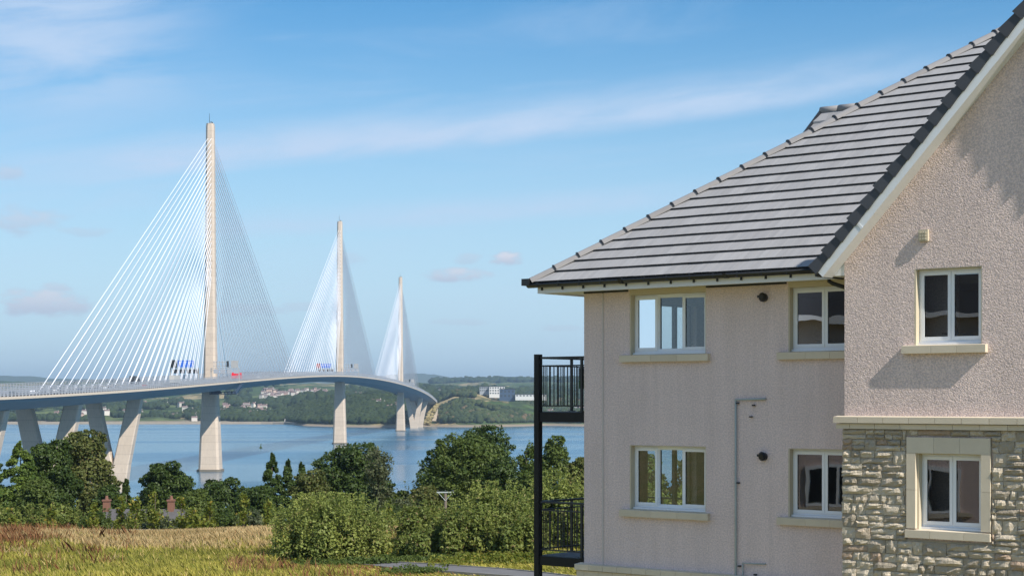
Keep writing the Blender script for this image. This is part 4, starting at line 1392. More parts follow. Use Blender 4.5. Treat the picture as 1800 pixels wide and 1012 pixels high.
# verge: black dry verge units, white bargeboard, boxed soffit
gv = Vector((1, 0, SL)).normalized(); gn = Vector((-SL, 0, 1)).normalized()
yv = -R - .30
vl = (AP - VS0) * math.sqrt(1 + SL * SL)
for sgn in (1, -1):
    d_ = Vector((gv.x * sgn, 0, gv.z)); n_ = Vector((gn.x * sgn, 0, gn.z))
    p0 = Vector((VS0 if sgn > 0 else 2 * AP - VS0, 0, VZ0))
    um = MB(); lu = .315
    def q3(d, h, y): return tuple(d_ * d + n_ * h + Vector((0, y, 0)))
    um.hexa([q3(-.03, -.115, -.045), q3(lu - .02, -.095, -.022), q3(lu - .02, -.095, .05), q3(-.03, -.115, .05), q3(-.03, .068, -.045), q3(lu - .02, .030, -.022), q3(lu - .02, .030, .05), q3(-.03, .068, .05)])
    um.hexa([q3(-.028, .030, .051), q3(lu - .006, .012, .051), q3(lu - .006, .012, .16), q3(-.028, .030, .16), q3(-.028, .061, .051), q3(lu - .006, .039, .051), q3(lu - .006, .039, .16), q3(-.028, .061, .16)])
    um.hexa([q3(.10, -.03, -.034), q3(.20, -.03, -.030), q3(.20, -.03, -.019), q3(.10, -.03, -.019), q3(.10, .02, -.034), q3(.20, .02, -.030), q3(.20, .02, -.019), q3(.10, .02, -.019)])
    ume = None; k = 0
    while k * lu < vl:
        pos = p0 + d_ * (k * lu) + Vector((0, yv, -BZ))
        if ume is None: o = um.build('verge_tile', M['verge_grey'], groof); ume = o.data
        else:
            o = bpy.data.objects.new('verge_tile', ume); COL.objects.link(o); o.parent = groof
        o.location = pos; k += 1
    a = p0 + n_ * (-.118); b_ = p0 + d_ * vl + n_ * (-.118)
    def off3(p, h, y): r_ = p + n_ * h; return (r_.x, y, r_.z)
    # bargeboard with a moulded upper lip
    bgb = MB().hexa([off3(a, -.10, yv), off3(b_, -.10, yv), off3(b_, -.10, yv + .02), off3(a, -.10, yv + .02), off3(a, .02, yv), off3(b_, .02, yv), off3(b_, .02, yv + .02), off3(a, .02, yv + .02)])
    bg_o = bb('bargeboard', bgb, M['white_upvc'], house)
    bb('joint_cover', MB().hexa([off3(a + d_ * .95, -.105, yv - .006), off3(a + d_ * .99, -.105, yv - .006), off3(a + d_ * .99, -.105, yv - .001), off3(a + d_ * .95, -.105, yv - .001), off3(a + d_ * .95, .0, yv - .006), off3(a + d_ * .99, .0, yv - .006), off3(a + d_ * .99, .0, yv - .001), off3(a + d_ * .95, .0, yv - .001)]), M['white_upvc'], bg_o)
    bb('verge_soffit', MB().hexa([off3(a, -.095, yv + .021), off3(b_, -.095, yv + .021), off3(b_, -.095, -R - .003), off3(a, -.095, -R - .003), off3(a, -.075, yv + .021), off3(b_, -.075, yv + .021), off3(b_, -.075, -R - .003), off3(a, -.075, -R - .003)]), M['white_paint'])
# boxed foot of the verge
bx = MB().prism([(VS0 + .10, -R + .01, ZS - .02), (G0 - .002, -R + .01, ZS - .02), (G0 - .002, -R + .01, VZ0 + SL * (G0 - VS0) - .28), (VS0 + .12, -R + .01, ZS + .02)], (0, R - .42, 0))
bb('boxed_eaves', bx, M['white_paint'])

# wall fittings
def vent(px, py):
    s, z = Wp(px, py, -.03)
    o = bb('round_vent', MB().tube([(s, -.002, z), (s, -.07, z)], .068, 18), M['black_plastic'], house)
    bb('cowl', MB().tube([(s, -.071, z + .01), (s, -.11, z + .005)], [.072, .045], 16).box(s - .085, s - .05, -.09, -.02, z - .0, z + .04), M['black_plastic'], o)
vent(1342, 523); vent(1341.5, 802)
s, z = Wp(1625, 414, -R)
o = bb('square_vent', MB().box(s - .075, s + .075, -R - .05, -R - .003, z - .085, z + .085), M['cream_reveal'], house)
for k in range(3): 
    for j in range(3): bb('louvre', MB().box(s - .055 + k * .04, s - .03 + k * .04, -R - .062, -R - .051, z - .065 + j * .045, z - .035 + j * .045), M['cream_reveal'], o)
bb('render_bead', MB().box(Wp(1059, 700)[0], Wp(1061.5, 700)[0], -.010, -.002, zp, ZS - .04), mat('bead_white', (.52, .46, .43), .6))
s, zt2 = Wp(1293.5, 702, -.03); s2 = Wp(1344, 700, -.03)[0]
o = bb('service_pipe', MB().tube([(s2, -.002, zt2 + .01), (s2, -.035, zt2 + .01), (s, -.035, zt2), (s, -.035, zt2 - .02), (s, -.035, 36)], .019, 8), M['galv'], house, True)
sb_, zb3 = Wp(1306, 989, -.03); sb2 = Wp(1344, 988, -.03)[0]
o2 = bb('service_pipe', MB().tube([(sb2, -.002, zb3 + .01), (sb2, -.035, zb3 + .01), (sb_, -.035, zb3), (sb_, -.035, zb3 - .02), (sb_, -.035, 36)], .013, 8), M['galv'], house, True)
for px_, py_ in ((1297, 708), (1298, 848), (1300, 994), (1325, 712), (1320, 732), (1328, 1009)):
    a = Wp(px_, py_, -.02)
    bb('pipe_clip', MB().box(a[0] - .02, a[0] + .02, -.055, -.002, a[1] - .012, a[1] + .012), M['rail_steel'], o)

# ------------------------------------------------------------------ balcony
Yb = 1.3
sP = -2.1
def WB(px, py): return Wp(px, py, Yb)
bal = empty('balcony', (OX + sP * UX + Yb * .640, OY + sP * UY + Yb * .768, BZ), math.atan2(UY, UX))
tag(bal, 'black steel two level balcony with barred railings at the left end of the apartment building', 'balcony')
BOF = (sP, Yb, BZ)
def bl(name, mb, m_, parent=bal): return mb.build(name, m_, parent, off=BOF)
DP = 2.6
zr1 = WB(953, 627)[1]; zf1 = WB(953, 724)[1]; zb1 = WB(953, 741)[1]
zr2 = WB(953, 880)[1]; zf2 = WB(953, 976)[1]; zb2 = WB(953, 992)[1]
pw = .115
for yy in (Yb, Yb + DP):
    bl('post', MB().box(sP - pw / 2, sP + pw / 2, yy - pw / 2, yy + pw / 2, BZ - .6, zr1 + .05), M['black_steel'])
for (zr, zf, zb) in ((zr1, zf1, zb1), (zr2, zf2, zb2)):
    bl('floor_beam', MB().box(sP + pw / 2 + .001, -.002, Yb - .04, Yb + .04, zb, zf), M['black_steel'])
    bl('floor_beam', MB().box(sP + pw / 2 + .001, -.002, Yb + DP - .04, Yb + DP + .04, zb, zf), M['black_steel'])
    bl('floor_beam', MB().box(sP - .04, sP + .04, Yb + pw / 2 + .001, Yb + DP - pw / 2 - .001, zb, zf), M['black_steel'])
    nb = 17
    for k in range(nb):
        a = Yb + .05 + (DP - .1) * k / nb
        bl('floor_board', MB().box(sP + .05, -.004, a, a + (DP - .1) / nb - .008, zf - .03, zf + .012), M['deck_board'])
    rail = MB()
    h2_ = zr - zf
    bl('top_rail', MB().box(sP + .058, -.003, Yb - .03, Yb + .03, zr - .035, zr), M['rail_steel'])
    bl('top_rail', MB().box(sP - .03, sP + .03, Yb + .06, Yb + DP - .06, zr - .035, zr), M['rail_steel'])
    bl('top_rail', MB().box(sP + .058, -.003, Yb + DP - .03, Yb + DP + .03, zr - .035, zr), M['rail_steel'])
    zu, zl = zr - .17, zf + .12
    for z_ in (zu, zl):
        bl('infill_rail', MB().box(sP + .058, -.003, Yb - .012, Yb + .012, z_ - .012, z_ + .012), M['rail_steel'])
        bl('infill_rail', MB().box(sP - .012, sP + .012, Yb + .06, Yb + DP - .06, z_ - .012, z_ + .012), M['rail_steel'])
    st = MB().box(-.022, .022, -.022, .022, 0, zr - .036 - zf - .013)
    for (x_, y_) in ((sP, Yb + 1.04), (sP + 1.05, Yb), (sP, Yb + 1.9), (sP + 1.05, Yb + DP)):
        o = st.build('stanchion', M['rail_steel'], bal); o.location = (x_ - sP, y_ - Yb, zf + .013 - BZ)
        MB().box(-.055, .055, -.055, .055, 0, .014).build('base_plate', M['rail_steel'], o)
    bar = MB().box(-.007, .007, -.007, .007, zl + .012 - zf, zu - .012 - zf); bme = None
    locs = [(sP, Yb + .16 + k * .108) for k in range(22)] + [(sP + .17 + k * .108, Yb) for k in range(18)]
    for x_, y_ in locs:
        if abs(y_ - Yb - 1.04) < .03 or abs(x_ - sP - 1.05) < .03: continue
        if bme is None: o = bar.build('baluster', M['rail_steel'], bal); bme = o.data
        else:
            o = bpy.data.objects.new('baluster', bme); COL.objects.link(o); o.parent = bal
        o.location = (x_ - sP, y_ - Yb, zf - BZ)
# dark panel with a green lower half on the upper railing
a = Wp(1014, 646, Yb); c_ = Wp(1030, 683, Yb)
hp = empty('hanging_panel', (OX + a[0] * UX + Yb * .640 , OY + a[0] * UY + Yb * .768, c_[1]), math.atan2(UY, UX))
MB().box(0, .24, .06, .10, .17, a[1] - c_[1]).build('panel_top', M['black_plastic'], hp)
MB().box(0, .24, .06, .10, 0, .168).build('panel_base', mat('dark_green', (.01, .06, .015), .5), hp)
MB().tube([(.15, .058, .27), (.15, .045, .27)], .035, 10).build('badge', M['galv'], hp)
tag(hp, 'small dark panel with a green lower half hung inside the upper balcony railing', 'panel')

# ------------------------------------------------------------------ near vegetation
M['bark'] = mat('bark', (0.09, 0.07, 0.05), 0.95, var=0.3, vscale=4, bump=0.5, bscale=15, bdist=0.02)
LM = {
    'dark': leafmat('leaf_dark', (0.020, 0.042, 0.008), (0.072, 0.108, 0.020), 0.55, 0.2),
    'mid': leafmat('leaf_mid', (0.036, 0.065, 0.012), (0.115, 0.150, 0.030), 0.6, 0.25),
    'olive': leafmat('leaf_olive', (0.050, 0.072, 0.016), (0.145, 0.155, 0.040), 0.6, 0.25, c3=(0.16, 0.13, 0.05)),
    'yew': leafmat('leaf_yew', (0.035, 0.072, 0.010), (0.130, 0.175, 0.026), 0.6, 0.15),
    'willow': leafmat('leaf_willow', (0.100, 0.138, 0.028), (0.28, 0.31, 0.075), 0.6, 0.25, c3=(0.22, 0.20, 0.07)),
    'lime': leafmat('leaf_lime', (0.085, 0.125, 0.018), (0.24, 0.24, 0.035), 0.6, 0.35, c3=(0.30, 0.22, 0.04)),
    'shrub': leafmat('leaf_shrub', (0.080, 0.115, 0.022), (0.235, 0.26, 0.060), 0.6, 0.25, c3=(0.17, 0.13, 0.05)),
    'grey': leafmat('leaf_grey', (0.055, 0.070, 0.035), (0.12, 0.135, 0.06), 0.7, 0.2),
}
def leaves(C, Nn, size, aspect=0.55, spread=0.9):
    """leaf rhombi at C, facing roughly along Nn"""
    n = len(C)
    nn = Nn + rng.normal(0, spread, (n, 3)); nn /= np.linalg.norm(nn, axis=1)[:, None]
    r = rng.normal(0, 1, (n, 3))
    t = np.cross(nn, r); t /= np.linalg.norm(t, axis=1)[:, None]
    b = np.cross(nn, t)
    s = (size * rng.uniform(0.6, 1.35, n))[:, None]
    V = np.stack([C - t * s, C - b * s * aspect + nn * s * .15, C + t * s, C + b * s * aspect + nn * s * .15], 1).reshape(-1, 3)
    Fq = np.arange(n * 4).reshape(n, 4)
    return V, Fq
def rand_dirs(n):
    d = rng.normal(0, 1, (n, 3)); return d / np.linalg.norm(d, axis=1)[:, None]
def lobes_leaves(lobes, n, size, up=0.25, shell=0.28, **kw):
    """lobes: rows of (x, y, z, rx, ry, rz)"""
    L_ = np.asarray(lobes, float)
    wgt = (L_[:, 3] * L_[:, 5]); wgt = wgt / wgt.sum()
    k = rng.choice(len(L_), n, p=wgt)
    d = rand_dirs(n); d[:, 2] = d[:, 2] + up * rng.uniform(0, 1, n); d /= np.linalg.norm(d, axis=1)[:, None]
    # leaves gather into sprays on the lobe so light and shade break up
    rr = 1 - shell * rng.uniform(0, 1, n) ** 1.5
    bump = 1 + 0.13 * np.sin(d[:, 0] * 9 + k * 1.7) * np.sin(d[:, 1] * 8 + k) + 0.10 * np.sin(d[:, 2] * 11 + k * 2.3)
    C = L_[k, :3] + d * L_[k, 3:6] * (rr * bump)[:, None]
    Nn = d / L_[k, 3:6]; Nn /= np.linalg.norm(Nn, axis=1)[:, None]
    return leaves(C, Nn + np.array([0, 0, .35]), size, **kw)
def crown_lobes(w_, h_, hb, n, rl, taper=0.0, flat=1.0):
    """n lobes over the shell of an egg of width w_, from height hb to h_"""
    out = []
    cz = (hb + h_) / 2; rz_ = (h_ - hb) / 2
    for i in range(n):
        f = (i + .5) / n
        u = 1 - 1.75 * f                       # from the top to low on the flanks
        an = i * 2.39996 + random.uniform(-.4, .4)
        s_ = math.sqrt(max(0, 1 - u * u)) ** .8
        r = rl * random.uniform(.72, 1.3)
        k = 1 - taper * max(0, u)
        e = random.uniform(.80, 1.04)
        out.append((math.cos(an) * s_ * (w_ / 2 - r * .85) * k * e, math.sin(an) * s_ * (w_ / 2 - r * .85) * k * e, cz + u * (rz_ - r * .75) * (.93 + .07 * e), r, r, r * random.uniform(.68, .95) * flat))
    return out
def plant(name, label, cat, px, D, loc_mb, leafdata, lmat, group=None, lname='foliage', px_w=None):
    x = (px - 900) / F * D
    z = float(gz(x, D))
    t = empty(name, (x, D, z))
    if loc_mb is not None: loc_mb.build('trunk', M['bark'], t, True)
    V = np.concatenate([v for v, f in leafdata]); o_ = 0; Fs = []
    for v, f in leafdata: Fs.append(f + o_); o_ += len(v)
    o = np_mesh(lname, V, np.concatenate(Fs), lmat, t)
    return tag(t, label, cat, group)
def top_h(px, py, D):
    x = (px - 900) / F * D
    return CAMZ + (HZ - py) / F * D - float(gz(x, D))
def trunk(h, r, lobes=None, nb=7, lean=0.0):
    mb = MB()
    mb.tube([(0, 0, -.4), (lean * .3, 0, h * .3), (lean * .6, .1, h * .6), (lean, 0, h * .92)], [r, r * .75, r * .5, r * .12], 8)
    if lobes:
        for l in random.sample(lobes, min(nb, len(lobes))):
            z0 = max(h * .18, l[2] * random.uniform(.35, .6)); f = z0 / h
            p0 = Vector((lean * f, 0, z0)); p1 = Vector(l[:3])
            mid = p0.lerp(p1, .5) + Vector((0, 0, h * .04))
            mb.tube([p0, mid, p1, p1 + Vector((0, 0, l[5] * .8))], [r * .4, r * .25, r * .12, r * .04], 5)
    return mb
def tree(name, label, px, py, D, wpx, lm, n=9000, ls=.17, hb=.12, nl=16, rl=.30, taper=0.25, **kw):
    h = top_h(px, py, D); w_ = wpx * D / F
    ch = h * (1 - hb)
    r = w_ * rl * .60
    lob = crown_lobes(w_, h, h * hb, nl, r, taper)
    lob.append((0, 0, (h + h * hb) / 2, w_ * .33, w_ * .33, (h - h * hb) * .40))
    # small sprays outside the lobes break the outline
    spr = []
    for l in lob[:-1]:
        for _ in range(5):
            d = rand_dirs(1)[0]; d[2] = abs(d[2]) * .8
            q = r * random.uniform(.16, .32)
            spr.append((l[0] + d[0] * l[3] * 1.13, l[1] + d[1] * l[4] * 1.13, l[2] + d[2] * l[5] * 1.15, q, q, q * .7))
    ld = [lobes_leaves(lob, int(n * 1.12), ls * .88, **kw), lobes_leaves(spr, int(n * .40), ls * .78, shell=.9)]
    return plant(name, label, 'tree', px, D, trunk(h, max(.12, h * .022), lob), ld, LM[lm])
def conifer(name, label, px, py, D, wpx, lm, n=6000, ls=.14, pw=1.0, droop=.25):
    h = top_h(px, py, D); w_ = wpx * D / F / 2
    nb = int(h * 9)
    C = []; Nn = []
    for i in range(nb):
        f = (i + random.random()) / nb
        z = h * (.06 + .94 * f)
        rr = w_ * (1 - f) ** pw * random.uniform(.72, 1.1) + .05
        a = random.uniform(0, 6.28)
        m_ = max(12, int(n / nb))
        s = rng.uniform(.25, 1, m_) ** .6 * rr
        an = a + rng.normal(0, .30, m_)
        C.append(np.stack([np.cos(an) * s, np.sin(an) * s, z - droop * s + rng.normal(0, .10, m_)], 1))
        Nn.append(np.stack([np.cos(an) * .6, np.sin(an) * .6, np.full(m_, .8)], 1))
    ld = [leaves(np.concatenate(C), np.concatenate(Nn), ls)]
    return plant(name, label, 'tree', px, D, MB().tube([(0, 0, -.3), (0, 0, h * .97)], [h * .022, .02], 7), ld, LM[lm])
def bush(name, label, px, py, D, wpx, lm, n=9000, ls=.10, spikes=0, nl=14, depth=None, group=None, lobr=.28, cat='bush', **kw):
    h = top_h(px, py, D); w_ = wpx * D / F; dp = depth or w_ * .8
    lob = []
    for i in range(nl):
        a = random.uniform(-1, 1); b_ = random.uniform(-1, 1)
        if a * a + b_ * b_ > 1: a *= .6; b_ *= .6
        r = w_ * lobr * random.uniform(.6, 1.1) * .5
        top = h * (1 - .55 * (a * a * .7 + b_ * b_ * .5)) * random.uniform(.72, 1.0) * (.90 if spikes > 100 else 1)
        lob.append((a * (w_ / 2 - r * .6), b_ * (dp / 2 - r * .5), max(r * .5, top - r), r, r, r * 1.0))
        lob.append((a * (w_ / 2 - r * .6), b_ * (dp / 2 - r * .5), max(r * .4, (top - r) * .5), r * 1.1, r * 1.1, r * 1.2))
    ld = [lobes_leaves(lob, n, ls, **kw)]
    if spikes:
        C = []; Nn = []
        for i in range(spikes):
            a = random.uniform(-.95, .95); b_ = random.uniform(-.9, .9)
            z0 = h * (1 - .5 * (a * a + b_ * b_ * .6)) * random.uniform(.6, .88)
            L_ = h * random.uniform(.15, .36); m_ = 26
            t = rng.uniform(0, 1, m_)
            lean = np.array([a * .25 + random.uniform(-.15, .15), random.uniform(-.2, .2)])
            zz_ = np.minimum(z0 + t * L_, h * 1.0)
            C.append(np.stack([a * w_ / 2 + lean[0] * t * L_ + rng.normal(0, .04, m_), b_ * dp / 2 + lean[1] * t * L_ + rng.normal(0, .04, m_), zz_], 1))
            Nn.append(rand_dirs(m_))
        ld.append(leaves(np.concatenate(C), np.concatenate(Nn), ls * .9, aspect=.35))
    st = MB()
    for _ in range(6):
        a = random.uniform(-.3, .3) * w_; st.tube([(a * .4, 0, -.2), (a, random.uniform(-.3, .3), h * .6)], [.05, .015], 5)
    return plant(name, label, cat, px, D, st, ld, LM[lm], group)

# left group
conifer('conifer_tree', 'tall bright green conical conifer at the left edge of the picture', 36, 780, 142, 150, 'yew', 30000, .13, .62)
tree('broadleaf_tree', 'dark rounded tree between the left conifer and the olive green tree', 92, 768, 150, 112, 'dark', 20000, .15)
tree('broadleaf_tree', 'large olive green tree right of the left conifer, under the V shaped piers', 150, 750, 158, 132, 'olive', 24000, .16, taper=.45)
tree('broadleaf_tree', 'dark tree at the very left edge behind the conifer', -18, 806, 160, 70, 'dark', 9000, .16)
conifer('conifer_tree', 'small dark conical tree just left of the pale V pier foot', 222, 843, 152, 62, 'dark', 9000, .13, .7)
tree('broadleaf_tree', 'dark low tree filling the gap behind the left brick chimney', 192, 850, 146, 70, 'dark', 11000, .14, nl=16)
tree('broadleaf_tree', 'low green tree between the left conifer and the scrub', 62, 838, 140, 90, 'mid', 11000, .14, nl=16)
tree('broadleaf_tree', 'broad deep green tree standing left of the nearest tower base', 292, 806, 168, 124, 'dark', 20000, .17, nl=22, rl=.26)
tree('broadleaf_tree', 'low rounded dark tree in front of the nearest tower base', 392, 836, 168, 122, 'dark', 17000, .16, nl=20, rl=.26, taper=.1)
conifer('conifer_tree', 'tallest of the narrow dark conifers left of the big round tree', 478, 799, 150, 84, 'dark', 15000, .13, .7)
conifer('conifer_tree', 'second narrow dark conifer, a little lower and to the right', 506, 810, 156, 66, 'dark', 11000, .13, .7)
conifer('conifer_tree', 'third and shortest narrow conifer beside the big round tree', 530, 815, 160, 70, 'dark', 11000, .13, .65)
tree('broadleaf_tree', 'olive brown tree between the narrow conifers and the big round tree', 548, 822, 150, 84, 'olive', 11000, .14)
tree('broadleaf_tree', 'big round dark green tree in the middle below the second tower', 618, 775, 166, 158, 'dark', 30000, .17, nl=26, rl=.27, hb=.08, taper=.1)
tree('broadleaf_tree', 'dark green shoulder tree at the right foot of the big round tree', 668, 838, 158, 80, 'dark', 12000, .15, nl=16)
def sparse(label, px, py, D, wpx, lm, n=1800, ls=.13):
    h = top_h(px, py, D); w_ = wpx * D / F
    mb = MB(); mb.tube([(0, 0, -.3), (.2, 0, h * .5), (.1, 0, h * .97)], [h * .018, h * .012, .03], 7)
    C = []
    for i in range(34):
        z0 = h * random.uniform(.3, .92); a = random.uniform(0, 6.28); L_ = w_ / 2 * random.uniform(.45, 1.05) * (1.1 - z0 / h * .6)
        p0 = Vector((.15, 0, z0)); p1 = p0 + Vector((math.cos(a) * L_ * .6, math.sin(a) * L_ * .6, L_ * .35)); p2 = p0 + Vector((math.cos(a) * L_, math.sin(a) * L_, L_ * .8))
        mb.tube([p0, p1, p2], [.05, .03, .01], 4)
        m_ = n // 34; t = rng.uniform(.4, 1.05, m_)[:, None]
        C.append(np.array(p0)[None] * (1 - t) + np.array(p2)[None] * t + rng.normal(0, .24, (m_, 3)))
    C = np.concatenate(C)
    return plant('thin_tree', label, 'tree', px, D, mb, [leaves(C, rand_dirs(len(C)), ls)], LM[lm])
sparse('thin half bare tree leaning out right of the big round tree', 662, 783, 150, 70, 'grey', 2600)
tree('broadleaf_tree', 'large spreading mid green tree left of the balcony', 815, 761, 150, 185, 'mid', 34000, .15, nl=30, rl=.27, hb=.06, taper=.15)
tree('broadleaf_tree', 'flat topped dark tree rising behind the large spreading tree', 850, 746, 200, 128, 'dark', 17000, .19, nl=20, hb=.35, taper=0)
sparse('thin leafy tree just left of the black balcony post', 922, 782, 140, 70, 'mid', 5200)
tree('broadleaf_tree', 'slim dark tree seen between the balcony floors', 975, 760, 150, 84, 'mid', 10000, .15, nl=16, taper=.5)
tree('broadleaf_tree', 'loose green tree behind the balcony beside the house wall', 1015, 800, 140, 66, 'olive', 9000, .14, nl=12)
tree('broadleaf_tree', 'green tree hidden behind the left part of the apartment building', 1100, 770, 150, 150, 'mid', 14000, .2, nl=18)
tree('broadleaf_tree', 'second green tree hidden behind the apartment building', 1240, 790, 150, 150, 'olive', 12000, .2, nl=16)
for x, y, D, wpx, lm, lab in [(455, 850, 146, 80, 'dark', 'dark low tree at the foot of the tallest narrow conifer'), (700, 860, 150, 90, 'mid', 'small green tree in the dip right of the big round tree'),
                              (745, 850, 146, 80, 'olive', 'small olive tree below the left side of the large spreading tree'), (880, 800, 146, 110, 'dark', 'dark tree filling the right foot of the large spreading tree'),
                              (940, 820, 138, 90, 'mid', 'green tree just behind the black balcony post'), (345, 858, 150, 80, 'mid', 'green tree between the two dark trees by the nearest tower base')]:
    tree('broadleaf_tree', lab, x, y, D, wpx, lm, 11000, .14, nl=16)
# middle belt
random.seed(21)
belt = [(-10, 868, 132, 95, 'shrub', 'dull green scrub at the left edge below the conifer'),
        (62, 885, 128, 80, 'shrub', 'low scrub in front of the left conifer'),
        (115, 880, 133, 90, 'shrub', 'green scrub below the dark left tree'),
        (168, 893, 127, 70, 'mid', 'dark green scrub left of the brick chimney'),
        (225, 898, 125, 60, 'shrub', 'scrub just right of the left brick chimney'),
        (345, 886, 131, 80, 'shrub', 'scrub right of the right brick chimney'),
        (400, 884, 128, 75, 'mid', 'green scrub under the low rounded dark tree'),
        (262, 884, 126, 70, 'shrub', 'green scrub hiding the middle of the slate roof'),
        (445, 896, 125, 62, 'grey', 'grey green scrub left of the round willow bush'),
        (285, 908, 124, 110, 'grey', 'low grey green scrub in front of the slate roof'),
        (705, 868, 133, 70, 'grey', 'grey green scrub left of the telegraph pole'),
        (748, 880, 120, 80, 'shrub', 'olive scrub in front of the telegraph pole'),
        (725, 845, 150, 60, 'olive', 'pale green scrub at the water edge left of the spreading tree'),
        (690, 885, 118, 60, 'mid', 'dark scrub between the two groups of bushes')]
for (x, y, D, wpx, lm, lab) in belt:
    bush('scrub', lab, x, y, D, wpx, lm, 7500, .11, spikes=30, nl=14)
def sapling(px, py, D, h_px, label, lm='lime'):
    h = top_h(px, py, D); w_ = 30 * D / F
    mb = MB().tube([(0, 0, -.2), (.05, 0, h * .98)], [.05, .015], 6)
    C = []
    for i in range(22):
        f = random.uniform(.25, 1); a = random.uniform(0, 6.28); L_ = w_ * .5 * (1.15 - f * .8) * random.uniform(.6, 1.15)
        z0 = h * f * .95; p0 = np.array([0, 0, z0]); p1 = p0 + np.array([math.cos(a) * L_, math.sin(a) * L_, L_ * .7])
        mb.tube([tuple(p0), tuple(p1)], [.018, .006], 4)
        t = rng.uniform(.2, 1.05, 20)[:, None]; C.append(p0 * (1 - t) + p1 * t + rng.normal(0, .10, (20, 3)))
    C = np.concatenate(C)
    return plant('sapling', label, 'sapling', px, D, mb, [leaves(C, rand_dirs(len(C)), .12)], LM[lm])
for x, y, D, lab in [(212, 868, 122, 'yellow green sapling just right of the left brick chimney'), (238, 872, 121, 'yellow green sapling above the left half of the slate roof'), (272, 864, 122, 'tallest yellow green sapling over the slate roof'),
                     (318, 872, 121, 'yellow green sapling right of the right brick chimney'), (368, 880, 121, 'yellow sapling in front of the low rounded dark tree'), (428, 868, 122, 'golden sapling left of the narrow conifers'),
                     (340, 896, 120, 'short lime sapling in the scrub near the fence'), (165, 884, 121, 'yellow green sapling left of the left brick chimney'), (22, 895, 121, 'yellow green sapling near the left edge'),
                     (90, 890, 121, 'lime green sapling in the left scrub'), (683, 890, 112, 'bright yellow green sapling right of the round willow bush'), (690, 912, 108, 'short golden sapling beside the round willow bush'), (470, 880, 121, 'light green sapling below the tallest narrow conifer')]:
    sapling(x, y, D, 60, lab)
# the big bushes by the path
random.seed(33)
bush('willow_bush', 'big rounded olive willow bush with upright shoots left of the path bend', 583, 867, 86.5, 208, 'willow', 34000, .085, spikes=420, nl=26, lobr=.30)
bush('hedge_bush', 'leafy bush left of the straw gap by the path', 745, 880, 92, 125, 'shrub', 17000, .09, spikes=60, nl=20)
bush('hedge_bush', 'low dark bush at the right of the straw gap', 760, 922, 84.5, 130, 'shrub', 17000, .085, spikes=40, nl=20)
bush('hedge_bush', 'tall leafy bush beside the black balcony post', 868, 845, 87.5, 165, 'willow', 30000, .09, spikes=160, nl=30, lobr=.26)
bush('hedge_bush', 'middle bush between the low dark bush and the balcony', 822, 885, 84, 135, 'shrub', 20000, .085, spikes=60, nl=22)
bush('hedge_bush', 'bushy growth at the foot of the balcony post', 915, 898, 83, 115, 'shrub', 17000, .085, spikes=40, nl=18)
bush('hedge_bush', 'light green tall bush seen behind the balcony railings', 985, 822, 92, 130, 'willow', 24000, .09, spikes=130, nl=24)
bush('hedge_bush', 'bush seen under the lower balcony beside the wall', 1030, 880, 86, 120, 'shrub', 14000, .09, spikes=40, nl=18)
bush('hedge_bush', 'bush beyond the wall seen through the lower window', 1170, 850, 92, 180, 'willow', 14000, .11, spikes=60, nl=20)
for x, y, D, wpx in [(745, 1000, 78.2, 60), (560, 984, 84.5, 90), (930, 986, 82, 90), (985, 984, 81, 90), (860, 992, 82, 60)]:
    pass
def weeds(label, x0, x1, d0, d1, n, h, lm, name='weed_patch'):
    xs_ = (x0 + x1) / 2 + (x1 - x0) / 2 * np.clip(rng.normal(0, .55, n), -1.3, 1.3); d_ = (d0 + d1) / 2 + (d1 - d0) / 2 * np.clip(rng.normal(0, .5, n), -1.1, 1.1); zz_ = gz(xs_, d_) + rng.uniform(0, 1, n) ** 1.3 * h * (.35 + .65 * np.clip(np.sin(xs_ * 2.3) * np.sin(d_ * 2.9 + xs_) + .4, 0, 1))
    V, Fq = leaves(np.stack([xs_, d_, zz_], 1), rand_dirs(n) + np.array([0, 0, .7]), .07)
    tag(np_mesh(name, V, Fq, LM[lm]), label, 'weeds', kind='stuff')
weeds('bright green weeds along the near side of the bushes by the balcony', -2.5, 6, 79.0, 82.4, 22000, .42, 'lime')
weeds('leafy weeds along the foot of the bushes behind the path', -9, 0, 81.5, 84.0, 20000, .30, 'mid')
weeds('green weeds where the path appears left of the willow bush', -14.5, -6.5, 84.6, 88.0, 12000, .25, 'lime')
weeds('small clump of weeds on the near edge of the path', -5.4, -3.2, 76.2, 78.0, 3500, .30, 'mid')
weeds('dull low weeds below the willow bush', -10, -3, 83.6, 86.5, 9000, .20, 'shrub')

